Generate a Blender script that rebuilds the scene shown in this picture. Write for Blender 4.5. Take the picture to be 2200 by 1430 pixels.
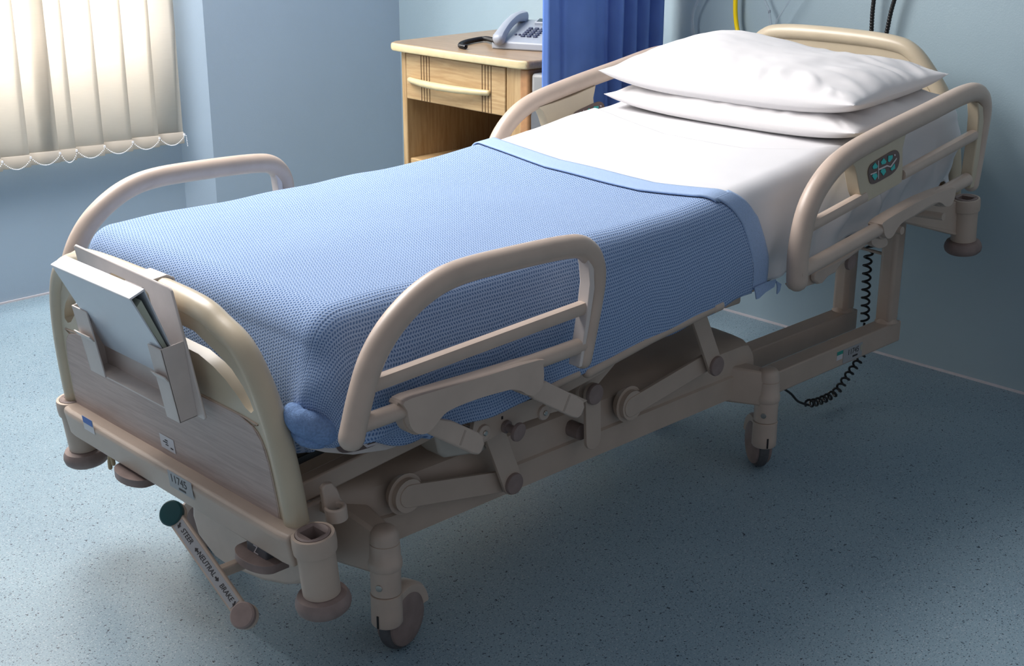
import bpy, math, random
from math import sin, cos, pi, radians, sqrt, exp
from mathutils import Vector, Matrix, noise
from mathutils.geometry import tessellate_polygon
random.seed(4)
for o in list(bpy.data.objects): bpy.data.objects.remove(o)
sc = bpy.context.scene
COL = sc.collection

# ------------------------------------------------------------------ camera
FPX = 2911.0
RT = Vector((0.72016299, -0.69380492, 0.0)); UPV = Vector((0.2284267, 0.23710477, 0.94424709)); FW = Vector((0.65512327, 0.68001181, -0.32923765))
CAM = Vector((0, 0, 1.45))
cd = bpy.data.cameras.new('camera'); cam = bpy.data.objects.new('camera', cd); COL.objects.link(cam)
cd.sensor_width = 36; cd.lens = FPX / 2200 * 36; cd.clip_start = .02
cam.matrix_world = Matrix(((RT.x, UPV.x, -FW.x, CAM.x), (RT.y, UPV.y, -FW.y, CAM.y), (RT.z, UPV.z, -FW.z, CAM.z), (0, 0, 0, 1)))
sc.camera = cam

# ------------------------------------------------------------------ world, lights, exposure
sc.view_settings.view_transform = 'Standard'; sc.view_settings.look = 'None'
sc.view_settings.gamma = 1; sc.view_settings.use_curve_mapping = False
sc.view_settings.exposure = 0.0
w = bpy.data.worlds.new('world'); sc.world = w; w.use_nodes = True
bg = w.node_tree.nodes['Background']; bg.inputs[0].default_value = (.86, .90, 1.0, 1); bg.inputs[1].default_value = .30

def area(name, loc, target, sx, sy, power, col, spread=180):
    l = bpy.data.lights.new(name, 'AREA'); l.shape = 'RECTANGLE'; l.size = sx; l.size_y = sy; l.energy = power; l.color = col
    l.spread = radians(spread)
    o = bpy.data.objects.new(name, l); COL.objects.link(o); o.location = loc
    o.rotation_euler = (Vector(target) - Vector(loc)).to_track_quat('-Z', 'Y').to_euler()
    return o
area('overhead_key', (1.5, 3.55, 2.5), (2.0, 2.4, .6), 1.9, 1.2, 118, (1.0, .97, .955))  # unseen soft key added overhead inside the room, not daylight from a window
area('daylight_blind_window', (1.6, 4.95, 1.6), (1.9, 3.5, .9), 2.2, 1.6, 235, (1.0, .975, .94))

# ------------------------------------------------------------------ pixel on a known plane -> point
def P(px, py, x=None, y=None, z=None, u=None):
    d = RT * (px - 1100) - UPV * (py - 715) + FW * FPX
    if x is not None: t = (x - CAM.x) / d.x
    elif y is not None: t = (y - CAM.y) / d.y
    elif z is not None: t = (z - CAM.z) / d.z
    else:
        n = Vector((cos(TH), 0, sin(TH))); p0 = TF(u, 0, 0); t = (p0 - CAM).dot(n) / d.dot(n)
    return CAM + d * t
TH = .105; X0 = 1.20; Z0 = .3625; YC = 2.165          # the upper bed frame is tipped, head end up
def TF(u, y, w_): return Vector((X0 + u * cos(TH) - w_ * sin(TH), y, Z0 + u * sin(TH) + w_ * cos(TH)))
def TL(q): dx, dz = q.x - X0, q.z - Z0; return (dx * cos(TH) + dz * sin(TH), q.y, -dx * sin(TH) + dz * cos(TH))

# ------------------------------------------------------------------ materials
def mat(name, col, rough=.5, metal=0, var=0, vscale=30, bump=0, bscale=200, spec=.5, coat=0, col2=None, sheen=0, trans=0, emis=None):
    m = bpy.data.materials.new(name); m.use_nodes = True; nt = m.node_tree; b = nt.nodes['Principled BSDF']
    b.inputs['Base Color'].default_value = (*col, 1); b.inputs['Roughness'].default_value = rough; b.inputs['Metallic'].default_value = metal
    b.inputs['Specular IOR Level'].default_value = spec
    if coat: b.inputs['Coat Weight'].default_value = coat; b.inputs['Coat Roughness'].default_value = .2
    if sheen: b.inputs['Sheen Weight'].default_value = sheen
    if trans: b.inputs['Transmission Weight'].default_value = trans
    tc = nt.nodes.new('ShaderNodeTexCoord')
    if var or col2:
        n = nt.nodes.new('ShaderNodeTexNoise'); n.inputs['Scale'].default_value = vscale; n.inputs['Detail'].default_value = 5
        nt.links.new(tc.outputs['Object'], n.inputs['Vector'])
        r = nt.nodes.new('ShaderNodeValToRGB'); c2 = col2 or tuple(c * (1 - var) for c in col)
        r.color_ramp.elements[0].color = (*c2, 1); r.color_ramp.elements[1].color = (*col, 1)
        r.color_ramp.elements[0].position = .35; r.color_ramp.elements[1].position = .62
        nt.links.new(n.outputs['Fac'], r.inputs['Fac']); nt.links.new(r.outputs['Color'], b.inputs['Base Color'])
    if bump:
        n2 = nt.nodes.new('ShaderNodeTexNoise'); n2.inputs['Scale'].default_value = bscale; n2.inputs['Detail'].default_value = 3
        nt.links.new(tc.outputs['Object'], n2.inputs['Vector'])
        bp = nt.nodes.new('ShaderNodeBump'); bp.inputs['Strength'].default_value = bump; bp.inputs['Distance'].default_value = .002
        nt.links.new(n2.outputs['Fac'], bp.inputs['Height']); nt.links.new(bp.outputs['Normal'], b.inputs['Normal'])
    return m
BEIGE = mat('beige_painted_steel', (.50, .395, .32), .42, var=.07, vscale=14, bump=.08, bscale=900)
BEIGE2 = mat('beige_plastic', (.54, .43, .355), .38, var=.08, vscale=18, bump=.06, bscale=700)
YBEIGE = mat('yellowed_cream_plastic', (.56, .475, .345), .33, var=.10, vscale=9, bump=.04, bscale=500)
MAUVE = mat('mauve_rubber', (.27, .20, .18), .55, var=.2, vscale=30, bump=.1, bscale=400)
DGREY = mat('dark_grey_plastic', (.10, .10, .11), .45, var=.15)
RUBBER = mat('grey_tyre_rubber', (.09, .09, .095), .6, var=.2, vscale=60)
BLACK = mat('black_rubber', (.008, .008, .009), .35)
TEAL = mat('teal_cap', (.0, .05, .055), .35, var=.1)
CHROME = mat('steel', (.45, .42, .38), .25, metal=1)
PALEH = mat('pale_grey_plastic', (.66, .59, .55), .45, var=.05, bump=.06, bscale=500)
WHITEP = mat('glossy_white_card', (.82, .83, .86), .25, var=.02)
COVERP = mat('grey_white_card', (.60, .64, .70), .3, var=.02)
PAPER = mat('pale_green_paper', (.45, .50, .42), .8)
TRANSL = mat('milky_plastic', (.50, .46, .40), .3)
STICKW = mat('white_sticker', (.62, .60, .62), .5)
STICKG = mat('grey_sticker', (.36, .36, .37), .5)
STICKB = mat('blue_sticker', (.04, .13, .45), .5)
STICKT = mat('green_sticker', (.03, .30, .24), .5)
INK = mat('ink', (.03, .025, .025), .6)
ICONW = mat('icon_white', (.62, .55, .55), .5)
ICONT = mat('icon_teal', (.05, .50, .46), .5)
PANELB = mat('brown_panel', (.13, .085, .075), .45)
YELLOW = mat('yellow_hose', (.95, .68, .0), .3)
PHONE = mat('phone_grey', (.33, .36, .41), .35, var=.03)
KEYS = mat('phone_keys', (.03, .04, .09), .4)
SCREEN = mat('phone_display', (.03, .05, .06), .15)
SILVER = mat('grey_moulded_plastic', (.26, .265, .27), .4, var=.05)
SILVER2 = mat('dark_moulded_plastic', (.12, .13, .145), .5)
def clearmat():
    m = mat('clear_tubing', (.85, .88, .92), .08, trans=.9); m.node_tree.nodes['Principled BSDF'].inputs['IOR'].default_value = 1.25
    return m
CLEAR = clearmat()

def wallmat(name, col):
    m = mat(name, col, .5, var=.035, vscale=2.5, bump=.18, bscale=260, spec=.4); return m
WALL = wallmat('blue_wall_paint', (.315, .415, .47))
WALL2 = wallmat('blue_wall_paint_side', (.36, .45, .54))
CEILM = mat('white_trim', (.62, .58, .60), .5, var=.05)

def floormat():
    m = bpy.data.materials.new('speckled_vinyl_floor'); m.use_nodes = True; nt = m.node_tree; N = nt.nodes; L = nt.links; b = N['Principled BSDF']
    tc = N.new('ShaderNodeTexCoord')
    big = N.new('ShaderNodeTexNoise'); big.inputs['Scale'].default_value = 3.0; big.inputs['Detail'].default_value = 4; L.new(tc.outputs['Object'], big.inputs['Vector'])
    r0 = N.new('ShaderNodeValToRGB'); r0.color_ramp.elements[0].color = (.215, .310, .375, 1); r0.color_ramp.elements[1].color = (.250, .350, .412, 1)
    r0.color_ramp.elements[0].position = .35; r0.color_ramp.elements[1].position = .65
    L.new(big.outputs['Fac'], r0.inputs['Fac'])
    prev = r0.outputs['Color']
    for sc_, lo, hi, col, seed in ((330, .61, .70, (.40, .47, .52, 1), 0), (260, .645, .68, (.02, .045, .07, 1), 5.3), (150, .70, .73, (.015, .03, .05, 1), 9.1)):
        n = N.new('ShaderNodeTexNoise'); n.inputs['Scale'].default_value = sc_; n.inputs['Detail'].default_value = 1.0
        mp = N.new('ShaderNodeMapping'); mp.inputs['Location'].default_value = (seed, seed * 2, 0); L.new(tc.outputs['Object'], mp.inputs['Vector']); L.new(mp.outputs['Vector'], n.inputs['Vector'])
        rr = N.new('ShaderNodeMapRange'); rr.inputs['From Min'].default_value = lo; rr.inputs['From Max'].default_value = hi; L.new(n.outputs['Fac'], rr.inputs['Value'])
        mx = N.new('ShaderNodeMix'); mx.data_type = 'RGBA'; L.new(rr.outputs['Result'], mx.inputs['Factor']); L.new(prev, mx.inputs[6]); mx.inputs[7].default_value = col
        prev = mx.outputs[2]
    L.new(prev, b.inputs['Base Color']); b.inputs['Roughness'].default_value = .38; b.inputs['Specular IOR Level'].default_value = .45
    return m
FLOOR = floormat()

def woodmat(name, c1, c2, axis=0, scale=6, stretch=14, rough=.4, fine=1):
    m = bpy.data.materials.new(name); m.use_nodes = True; nt = m.node_tree; N = nt.nodes; L = nt.links; b = N['Principled BSDF']
    tc = N.new('ShaderNodeTexCoord'); mp = N.new('ShaderNodeMapping'); s = [stretch, stretch, stretch]; s[axis] = 1.0
    mp.inputs['Scale'].default_value = s; L.new(tc.outputs['Object'], mp.inputs['Vector'])
    n = N.new('ShaderNodeTexNoise'); n.inputs['Scale'].default_value = scale; n.inputs['Detail'].default_value = 7; n.inputs['Roughness'].default_value = .65; n.inputs['Distortion'].default_value = .4
    L.new(mp.outputs['Vector'], n.inputs['Vector'])
    r = N.new('ShaderNodeValToRGB'); r.color_ramp.elements[0].color = (*c1, 1); r.color_ramp.elements[1].color = (*c2, 1); r.color_ramp.elements[0].position = .36; r.color_ramp.elements[1].position = .62
    L.new(n.outputs['Fac'], r.inputs['Fac']); L.new(r.outputs['Color'], b.inputs['Base Color']); b.inputs['Roughness'].default_value = rough
    return m
OAKX = woodmat('light_oak_across', (.37, .235, .11), (.49, .345, .18), axis=1)
OAKZ = woodmat('light_oak_upright', (.36, .225, .10), (.48, .335, .175), axis=2)
OAKT = woodmat('oak_top', (.29, .20, .125), (.38, .27, .17), axis=1, rough=.35)
OAKH = mat('pale_oak_handle', (.64, .54, .32), .35, var=.08, vscale=40)
OAKR = mat('reddish_oak_edge', (.42, .22, .10), .4, var=.2, vscale=40)
LAMIN = woodmat('pink_beige_laminate', (.40, .305, .27), (.50, .395, .355), axis=1, scale=8, stretch=20, rough=.45)
LAMIN2 = woodmat('orange_beech_laminate', (.55, .30, .18), (.66, .40, .26), axis=1, scale=6, stretch=10)

def weavemat():
    m = bpy.data.materials.new('blue_cellular_weave'); m.use_nodes = True; nt = m.node_tree; N = nt.nodes; L = nt.links; b = N['Principled BSDF']
    def M(op, a=None, b_=None, c=None):
        n = N.new('ShaderNodeMath'); n.operation = op
        for i, v in enumerate((a, b_, c)):
            if v is None: continue
            if isinstance(v, (int, float)): n.inputs[i].default_value = v
            else: L.new(v, n.inputs[i])
        return n.outputs[0]
    uv = N.new('ShaderNodeUVMap'); uv.uv_map = 'cloth'
    jn = N.new('ShaderNodeTexNoise'); jn.inputs['Scale'].default_value = 60; jn.inputs['Detail'].default_value = 1; L.new(uv.outputs['UV'], jn.inputs['Vector'])
    jm = N.new('ShaderNodeVectorMath'); jm.operation = 'MULTIPLY_ADD'; L.new(jn.outputs['Color'], jm.inputs[0]); jm.inputs[1].default_value = (.0016, .0016, 0); L.new(uv.outputs['UV'], jm.inputs[2])
    sp = N.new('ShaderNodeSeparateXYZ'); L.new(jm.outputs[0], sp.inputs[0])
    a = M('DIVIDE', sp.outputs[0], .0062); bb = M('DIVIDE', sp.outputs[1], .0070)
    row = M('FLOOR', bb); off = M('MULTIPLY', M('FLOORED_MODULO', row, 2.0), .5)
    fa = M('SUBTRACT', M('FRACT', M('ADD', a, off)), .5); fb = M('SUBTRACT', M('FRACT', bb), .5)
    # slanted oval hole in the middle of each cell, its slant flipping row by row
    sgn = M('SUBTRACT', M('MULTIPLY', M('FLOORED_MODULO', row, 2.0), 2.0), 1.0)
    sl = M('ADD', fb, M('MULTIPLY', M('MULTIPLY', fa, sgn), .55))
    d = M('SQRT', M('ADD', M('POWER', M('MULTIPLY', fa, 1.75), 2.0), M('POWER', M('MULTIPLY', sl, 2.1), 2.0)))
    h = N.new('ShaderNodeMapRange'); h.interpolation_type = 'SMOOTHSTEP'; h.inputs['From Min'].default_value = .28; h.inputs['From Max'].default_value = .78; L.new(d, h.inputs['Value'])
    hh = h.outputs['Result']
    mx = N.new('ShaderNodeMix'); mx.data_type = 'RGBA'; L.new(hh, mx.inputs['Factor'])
    mx.inputs[6].default_value = (.11, .22, .47, 1); mx.inputs[7].default_value = (.36, .485, .72, 1)  # holes painted darker blue than the yarn, standing in for their shade
    L.new(mx.outputs[2], b.inputs['Base Color']); b.inputs['Roughness'].default_value = .9; b.inputs['Sheen Weight'].default_value = .12; b.inputs['Specular IOR Level'].default_value = .1
    fz = N.new('ShaderNodeTexNoise'); fz.inputs['Scale'].default_value = 1500; L.new(uv.outputs['UV'], fz.inputs['Vector'])
    ht = M('ADD', hh, M('MULTIPLY', fz.outputs['Fac'], .35))
    bp = N.new('ShaderNodeBump'); bp.inputs['Strength'].default_value = 1.0; bp.inputs['Distance'].default_value = .0017; L.new(ht, bp.inputs['Height']); L.new(bp.outputs['Normal'], b.inputs['Normal'])
    return m
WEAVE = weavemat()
HEM = mat('blue_blanket_binding', (.36, .49, .73), .8, var=.12, vscale=350, bump=.3, bscale=900, spec=.15, sheen=.1)
COTTON = mat('white_cotton', (.70, .695, .71), .85, bump=.12, bscale=1500, spec=.2)
COTTONP = mat('white_pillowcase', (.735, .72, .725), .85, bump=.12, bscale=1500, spec=.2)
MATT = mat('mattress_cover', (.16, .15, .15), .6)
def clothmat(name, c1, c2, trans):
    m = mat(name, c1, .85, var=0, bump=.15, bscale=900, spec=.2, col2=c2, vscale=6)
    nt = m.node_tree; b = nt.nodes['Principled BSDF']; t = nt.nodes.new('ShaderNodeBsdfTranslucent'); mx = nt.nodes.new('ShaderNodeMixShader'); mx.inputs[0].default_value = trans
    out = [n for n in nt.nodes if n.type == 'OUTPUT_MATERIAL'][0]
    t.inputs[0].default_value = (*c1, 1)
    nt.links.new(b.outputs[0], mx.inputs[1]); nt.links.new(t.outputs[0], mx.inputs[2]); nt.links.new(mx.outputs[0], out.inputs[0]); return m
CURT = clothmat('blue_curtain_cloth', (.16, .29, .70), (.13, .24, .62), .15)
def slatmat(name, trans, c):
    m = bpy.data.materials.new(name); m.use_nodes = True; nt = m.node_tree; N = nt.nodes; L = nt.links; b = N['Principled BSDF']
    tc = N.new('ShaderNodeTexCoord'); mp = N.new('ShaderNodeMapping'); mp.inputs['Scale'].default_value = (4, 4, 60); L.new(tc.outputs['Object'], mp.inputs['Vector'])
    n = N.new('ShaderNodeTexNoise'); n.inputs['Scale'].default_value = 6; n.inputs['Detail'].default_value = 5; L.new(mp.outputs['Vector'], n.inputs['Vector'])
    r = N.new('ShaderNodeValToRGB'); r.color_ramp.elements[0].color = tuple(x * .93 for x in c) + (1,); r.color_ramp.elements[1].color = (*c, 1); L.new(n.outputs['Fac'], r.inputs['Fac'])
    L.new(r.outputs[0], b.inputs['Base Color']); b.inputs['Roughness'].default_value = .8
    t = N.new('ShaderNodeBsdfTranslucent'); L.new(r.outputs[0], t.inputs[0]); mx = N.new('ShaderNodeMixShader'); mx.inputs[0].default_value = trans
    out = [k for k in N if k.type == 'OUTPUT_MATERIAL'][0]; L.new(b.outputs[0], mx.inputs[1]); L.new(t.outputs[0], mx.inputs[2]); L.new(mx.outputs[0], out.inputs[0]); return m
SLAT = slatmat('cream_blind_fabric', .6, (.80, .76, .70)); SLATW = slatmat('cream_blind_pocket', .3, (.66, .60, .52))

# ------------------------------------------------------------------ mesh helpers
WLOC = {}
def tag(o, label=None, cat=None, group=None, kind=None):
    if label: o['label'] = label
    if cat: o['category'] = cat
    if group: o['group'] = group
    if kind: o['kind'] = kind
    return o
def thing(name, loc, label, cat, group=None):
    o = bpy.data.objects.new(name, None); COL.objects.link(o); o.location = loc; o.empty_display_size = .1
    WLOC[o.name] = Vector(loc); return tag(o, label, cat, group)
def rotm(rx=0, ry=0, rz=0): return Matrix.Rotation(rz, 3, 'Z') @ Matrix.Rotation(ry, 3, 'Y') @ Matrix.Rotation(rx, 3, 'X')
def spline(pts, n=6, closed=False):
    pts = [Vector(p) for p in pts]; out = []; m = len(pts)
    rng = range(m if closed else m - 1)
    for i in rng:
        if closed: p0, p1, p2, p3 = pts[(i - 1) % m], pts[i], pts[(i + 1) % m], pts[(i + 2) % m]
        else: p0, p1, p2, p3 = pts[max(i - 1, 0)], pts[i], pts[i + 1], pts[min(i + 2, m - 1)]
        for k in range(n):
            t = k / n
            out.append(.5 * ((2 * p1) + (p2 - p0) * t + (2 * p0 - 5 * p1 + 4 * p2 - p3) * t * t + (3 * p1 - p0 - 3 * p2 + p3) * t ** 3))
    if not closed: out.append(pts[-1].copy())
    return out
def frame(n):
    n = Vector(n).normalized(); a = Vector((0, 0, 1)) if abs(n.z) < .9 else Vector((1, 0, 0))
    e1 = a.cross(n).normalized(); e2 = n.cross(e1); return e1, e2, n
class MB:
    def __init__(s, X=None): s.v = []; s.f = []; s.X = X
    def add(s, vs, fs): o = len(s.v); s.v += [Vector(p) for p in vs]; s.f += [[i + o for i in f] for f in fs]; return s
    def box(s, c, d, R=None):
        c = Vector(c); h = Vector(d) / 2; vs = []
        for x in (-1, 1):
            for y in (-1, 1):
                for z in (-1, 1):
                    p = Vector((x * h.x, y * h.y, z * h.z)); vs.append(c + (R @ p if R else p))
        return s.add(vs, [[0, 1, 3, 2], [4, 6, 7, 5], [0, 4, 5, 1], [2, 3, 7, 6], [0, 2, 6, 4], [1, 5, 7, 3]])
    def box2(s, a, b): a, b = Vector(a), Vector(b); return s.box((a + b) / 2, [abs(k) for k in (b - a)])
    def lathe(s, prof, org, axis=(0, 0, 1), n=32, caps=True):
        e1, e2, ax = frame(axis); org = Vector(org); vs = []; fs = []
        for r, h in prof:
            for i in range(n): a = 2 * pi * i / n; vs.append(org + ax * h + (e1 * cos(a) + e2 * sin(a)) * r)
        for j in range(len(prof) - 1):
            for i in range(n): k = (i + 1) % n; fs.append([j * n + i, j * n + k, (j + 1) * n + k, (j + 1) * n + i])
        if caps: fs.append(list(range(n))[::-1]); fs.append([(len(prof) - 1) * n + i for i in range(n)])
        return s.add(vs, fs)
    def cyl(s, a, b, r, n=24, bev=0):
        a, b = Vector(a), Vector(b); L = (b - a).length
        pr = [(r - bev, 0), (r, bev), (r, L - bev), (r - bev, L)] if bev else [(r, 0), (r, L)]
        return s.lathe(pr, a, b - a, n)
    def tube(s, pts, r, n=16, closed=False, round_=False, sq=None):
        pts = [Vector(p) for p in pts]; m = len(pts); R = r if isinstance(r, (list, tuple)) else [r] * m
        if round_ and not closed:
            d0 = (pts[0] - pts[1]).normalized(); d1 = (pts[-1] - pts[-2]).normalized(); A = []; B = []; RA = []; RB = []
            for t in (1.0, .9, .7, .4): A.append(pts[0] + d0 * R[0] * t); RA.append(R[0] * sqrt(max(1 - t * t, .0004))); B.append(pts[-1] + d1 * R[-1] * t); RB.append(R[-1] * sqrt(max(1 - t * t, .0004)))
            pts = A + pts + B[::-1]; R = RA + list(R) + RB[::-1]; m = len(pts)
        prev = None; vs = []; fs = []
        for i, p in enumerate(pts):
            if closed: t = (pts[(i + 1) % m] - pts[(i - 1) % m]).normalized()
            else: t = (pts[min(i + 1, m - 1)] - pts[max(i - 1, 0)]).normalized()
            if prev is None: e1, e2, _ = frame(t)
            else:
                e1 = (prev - t * prev.dot(t)).normalized(); e2 = t.cross(e1)
            prev = e1
            for k in range(n):
                a = 2 * pi * k / n; ca, sa = cos(a), sin(a)
                if sq: q = (abs(ca) ** sq + abs(sa) ** sq) ** (-1 / sq); ca *= q; sa *= q
                vs.append(p + (e1 * ca + e2 * sa) * R[i])
        for i in range(m if closed else m - 1):
            j = (i + 1) % m
            for k in range(n): l = (k + 1) % n; fs.append([i * n + k, i * n + l, j * n + l, j * n + k])
        if not closed: fs.append(list(range(n))[::-1]); fs.append([(m - 1) * n + k for k in range(n)])
        return s.add(vs, fs)
    def prism(s, poly, off, holes=()):
        """poly: list of 3d points in one plane, off: extrusion vector, holes: lists of points"""
        off = Vector(off); loops = [[Vector(p) for p in poly]] + [[Vector(p) for p in h] for h in holes]
        flat = [p for l in loops for p in l]; n = len(flat)
        tri = tessellate_polygon(loops)
        fs = [list(t) for t in tri] + [[i + n for i in t][::-1] for t in tri]; o = 0
        for l in loops:
            m = len(l)
            for i in range(m): j = (i + 1) % m; fs.append([o + i, o + j, o + j + n, o + i + n])
            o += m
        return s.add(flat + [p + off for p in flat], fs)
    def sphere(s, c, r, n=12, m=8, sc=(1, 1, 1)):
        c = Vector(c); vs = []; fs = []
        for j in range(m + 1):
            th = pi * j / m
            for i in range(n): a = 2 * pi * i / n; vs.append(c + Vector((sin(th) * cos(a) * r * sc[0], sin(th) * sin(a) * r * sc[1], cos(th) * r * sc[2])))
        for j in range(m):
            for i in range(n): k = (i + 1) % n; fs.append([j * n + i, (j + 1) * n + i, (j + 1) * n + k, j * n + k])
        return s.add(vs, fs)
    def build(s, name, m, parent=None, bevel=0, seg=2, sub=0, angle=35, uv=None, weld=False):
        vs = [s.X(*p) for p in s.v] if s.X else s.v
        lo = Vector([min(v[i] for v in vs) for i in range(3)]); hi = Vector([max(v[i] for v in vs) for i in range(3)]); c = (lo + hi) / 2
        me = bpy.data.meshes.new(name); me.from_pydata([v - c for v in vs], [], s.f); me.materials.append(m)
        if uv:
            l = me.uv_layers.new(name='cloth')
            for lp in me.loops: l.data[lp.index].uv = uv[lp.vertex_index]
        import bmesh
        bm = bmesh.new(); bm.from_mesh(me)
        if weld: bmesh.ops.remove_doubles(bm, verts=bm.verts, dist=1e-5)
        bmesh.ops.recalc_face_normals(bm, faces=bm.faces); bm.to_mesh(me); bm.free()
        me.shade_smooth(); me.set_sharp_from_angle(angle=radians(angle))
        o = bpy.data.objects.new(name, me); COL.objects.link(o)
        pw = WLOC[parent.name] if parent else Vector((0, 0, 0))
        if parent: o.parent = parent
        o.location = c - pw; WLOC[o.name] = c
        if bevel:
            b = o.modifiers.new('bevel', 'BEVEL'); b.width = bevel; b.segments = seg; b.limit_method = 'ANGLE'; b.angle_limit = radians(40); b.harden_normals = False
        if sub: k = o.modifiers.new('sub', 'SUBSURF'); k.levels = sub; k.render_levels = sub
        return o
def text(s, size, org, ex, ey, name, m, parent, ital=0, align='CENTER'):
    """letters laid flat at org, running along ex, upright along ey"""
    cu = bpy.data.curves.new('t', 'FONT'); cu.body = s; cu.size = size; cu.shear = ital; cu.align_x = align; cu.align_y = 'CENTER'; cu.extrude = .0002
    to = bpy.data.objects.new('t', cu); COL.objects.link(to); dg = bpy.context.evaluated_depsgraph_get(); dg.update()
    me = bpy.data.meshes.new_from_object(to.evaluated_get(dg)); bpy.data.objects.remove(to)
    ex = Vector(ex).normalized(); ey = Vector(ey).normalized(); ez = ex.cross(ey); org = Vector(org)
    mb = MB(); mb.add([org + ex * v.co.x + ey * v.co.y + ez * v.co.z for v in me.vertices], [list(p.vertices) for p in me.polygons]); bpy.data.meshes.remove(me)
    return mb.build(name, m, parent)
def card(mb, org, ex, ey, w_, h_, t=.0004):
    """flat label, org = centre"""
    ex = Vector(ex).normalized(); ey = Vector(ey).normalized(); n = ex.cross(ey); o = Vector(org)
    mb.prism([o - ex * w_ / 2 - ey * h_ / 2, o + ex * w_ / 2 - ey * h_ / 2, o + ex * w_ / 2 + ey * h_ / 2, o - ex * w_ / 2 + ey * h_ / 2], n * t)
def pts2(pl, **k): return [P(a, b, **k) for a, b in pl]
def struct(name, mb, m, kind='structure', **k): o = mb.build(name, m, **k); o['kind'] = kind; return o
def lerp(tab, x):
    if x <= tab[0][0]: return tab[0][1]
    for (a, b), (c, d) in zip(tab, tab[1:]):
        if x <= c: return b + (d - b) * (x - a) / (c - a)
    return tab[-1][1]
def nz(x, y, z=0, s=1.0): return noise.noise(Vector((x * s, y * s, z)))

#SPLIT
# ------------------------------------------------------------------ room
XW = 3.576; YW = 4.44; YR = 4.373
struct('floor', MB().box2((-3.2, -1.0, -.1), (XW + .15, 5.2, 0)), FLOOR)
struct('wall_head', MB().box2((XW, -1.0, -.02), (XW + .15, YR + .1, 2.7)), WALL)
mb = MB()   # window wall with two openings
def wallpiece(a, b, z0, z1): mb.box2((a, YW, z0), (b, YW + .14, z1))
wallpiece(-3.2, 2.62, -.02, .54); wallpiece(-3.2, 2.62, 2.2, 2.7)
wallpiece(-3.2, -1.3, .54, 2.2); wallpiece(.75, 1.0, .54, 2.2); wallpiece(2.5, 2.62, .54, 2.2)
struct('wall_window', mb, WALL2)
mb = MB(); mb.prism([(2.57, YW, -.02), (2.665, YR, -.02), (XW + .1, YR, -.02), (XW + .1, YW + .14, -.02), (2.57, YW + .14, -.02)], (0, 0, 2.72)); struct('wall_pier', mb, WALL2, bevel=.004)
WHITEF = mat('white_window_frame', (.75, .76, .76), .4)
GLASS = bpy.data.materials.new('window_glass'); GLASS.use_nodes = True
_nt = GLASS.node_tree; _nt.nodes.remove(_nt.nodes['Principled BSDF']); _t = _nt.nodes.new('ShaderNodeBsdfTransparent'); _g = _nt.nodes.new('ShaderNodeBsdfGlossy'); _g.inputs['Roughness'].default_value = .03
_m = _nt.nodes.new('ShaderNodeMixShader'); _m.inputs[0].default_value = .06; _nt.links.new(_t.outputs[0], _m.inputs[1]); _nt.links.new(_g.outputs[0], _m.inputs[2]); _nt.links.new(_m.outputs[0], [k for k in _nt.nodes if k.type == 'OUTPUT_MATERIAL'][0].inputs[0])
for i, (a, b) in enumerate(((1.0, 2.5), (-1.3, .75))):
    o = bpy.data.objects.new('window_%d' % (i + 1), None); COL.objects.link(o); o.location = ((a + b) / 2, YW + .08, .54); WLOC[o.name] = Vector(o.location); o['kind'] = 'structure'
    f = MB(); y0, y1 = YW + .06, YW + .11
    f.box2((a, y0, .54), (b, y1, .59)); f.box2((a, y0, 2.15), (b, y1, 2.2)); f.box2((a, y0, .59), (a + .05, y1, 2.15)); f.box2((b - .05, y0, .59), (b, y1, 2.15)); f.box2(((a + b) / 2 - .03, y0, .59), ((a + b) / 2 + .03, y1, 2.15))
    f.build('window_frame', WHITEF, o, bevel=.004)
    g = MB(); g.box2((a + .05, YW + .08, .59), (b - .05, YW + .086, 2.15)); g.build('pane', GLASS, o)
# bead of sealant where the vinyl meets the walls
mb = MB(); mb.box2((XW - .006, -1.0, 0), (XW, YR, .006)); struct('trim_1', mb, CEILM)
mb = MB(); mb.box2((-3.2, YW - .006, 0), (2.57, YW, .006)); struct('trim_2', mb, CEILM)

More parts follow.
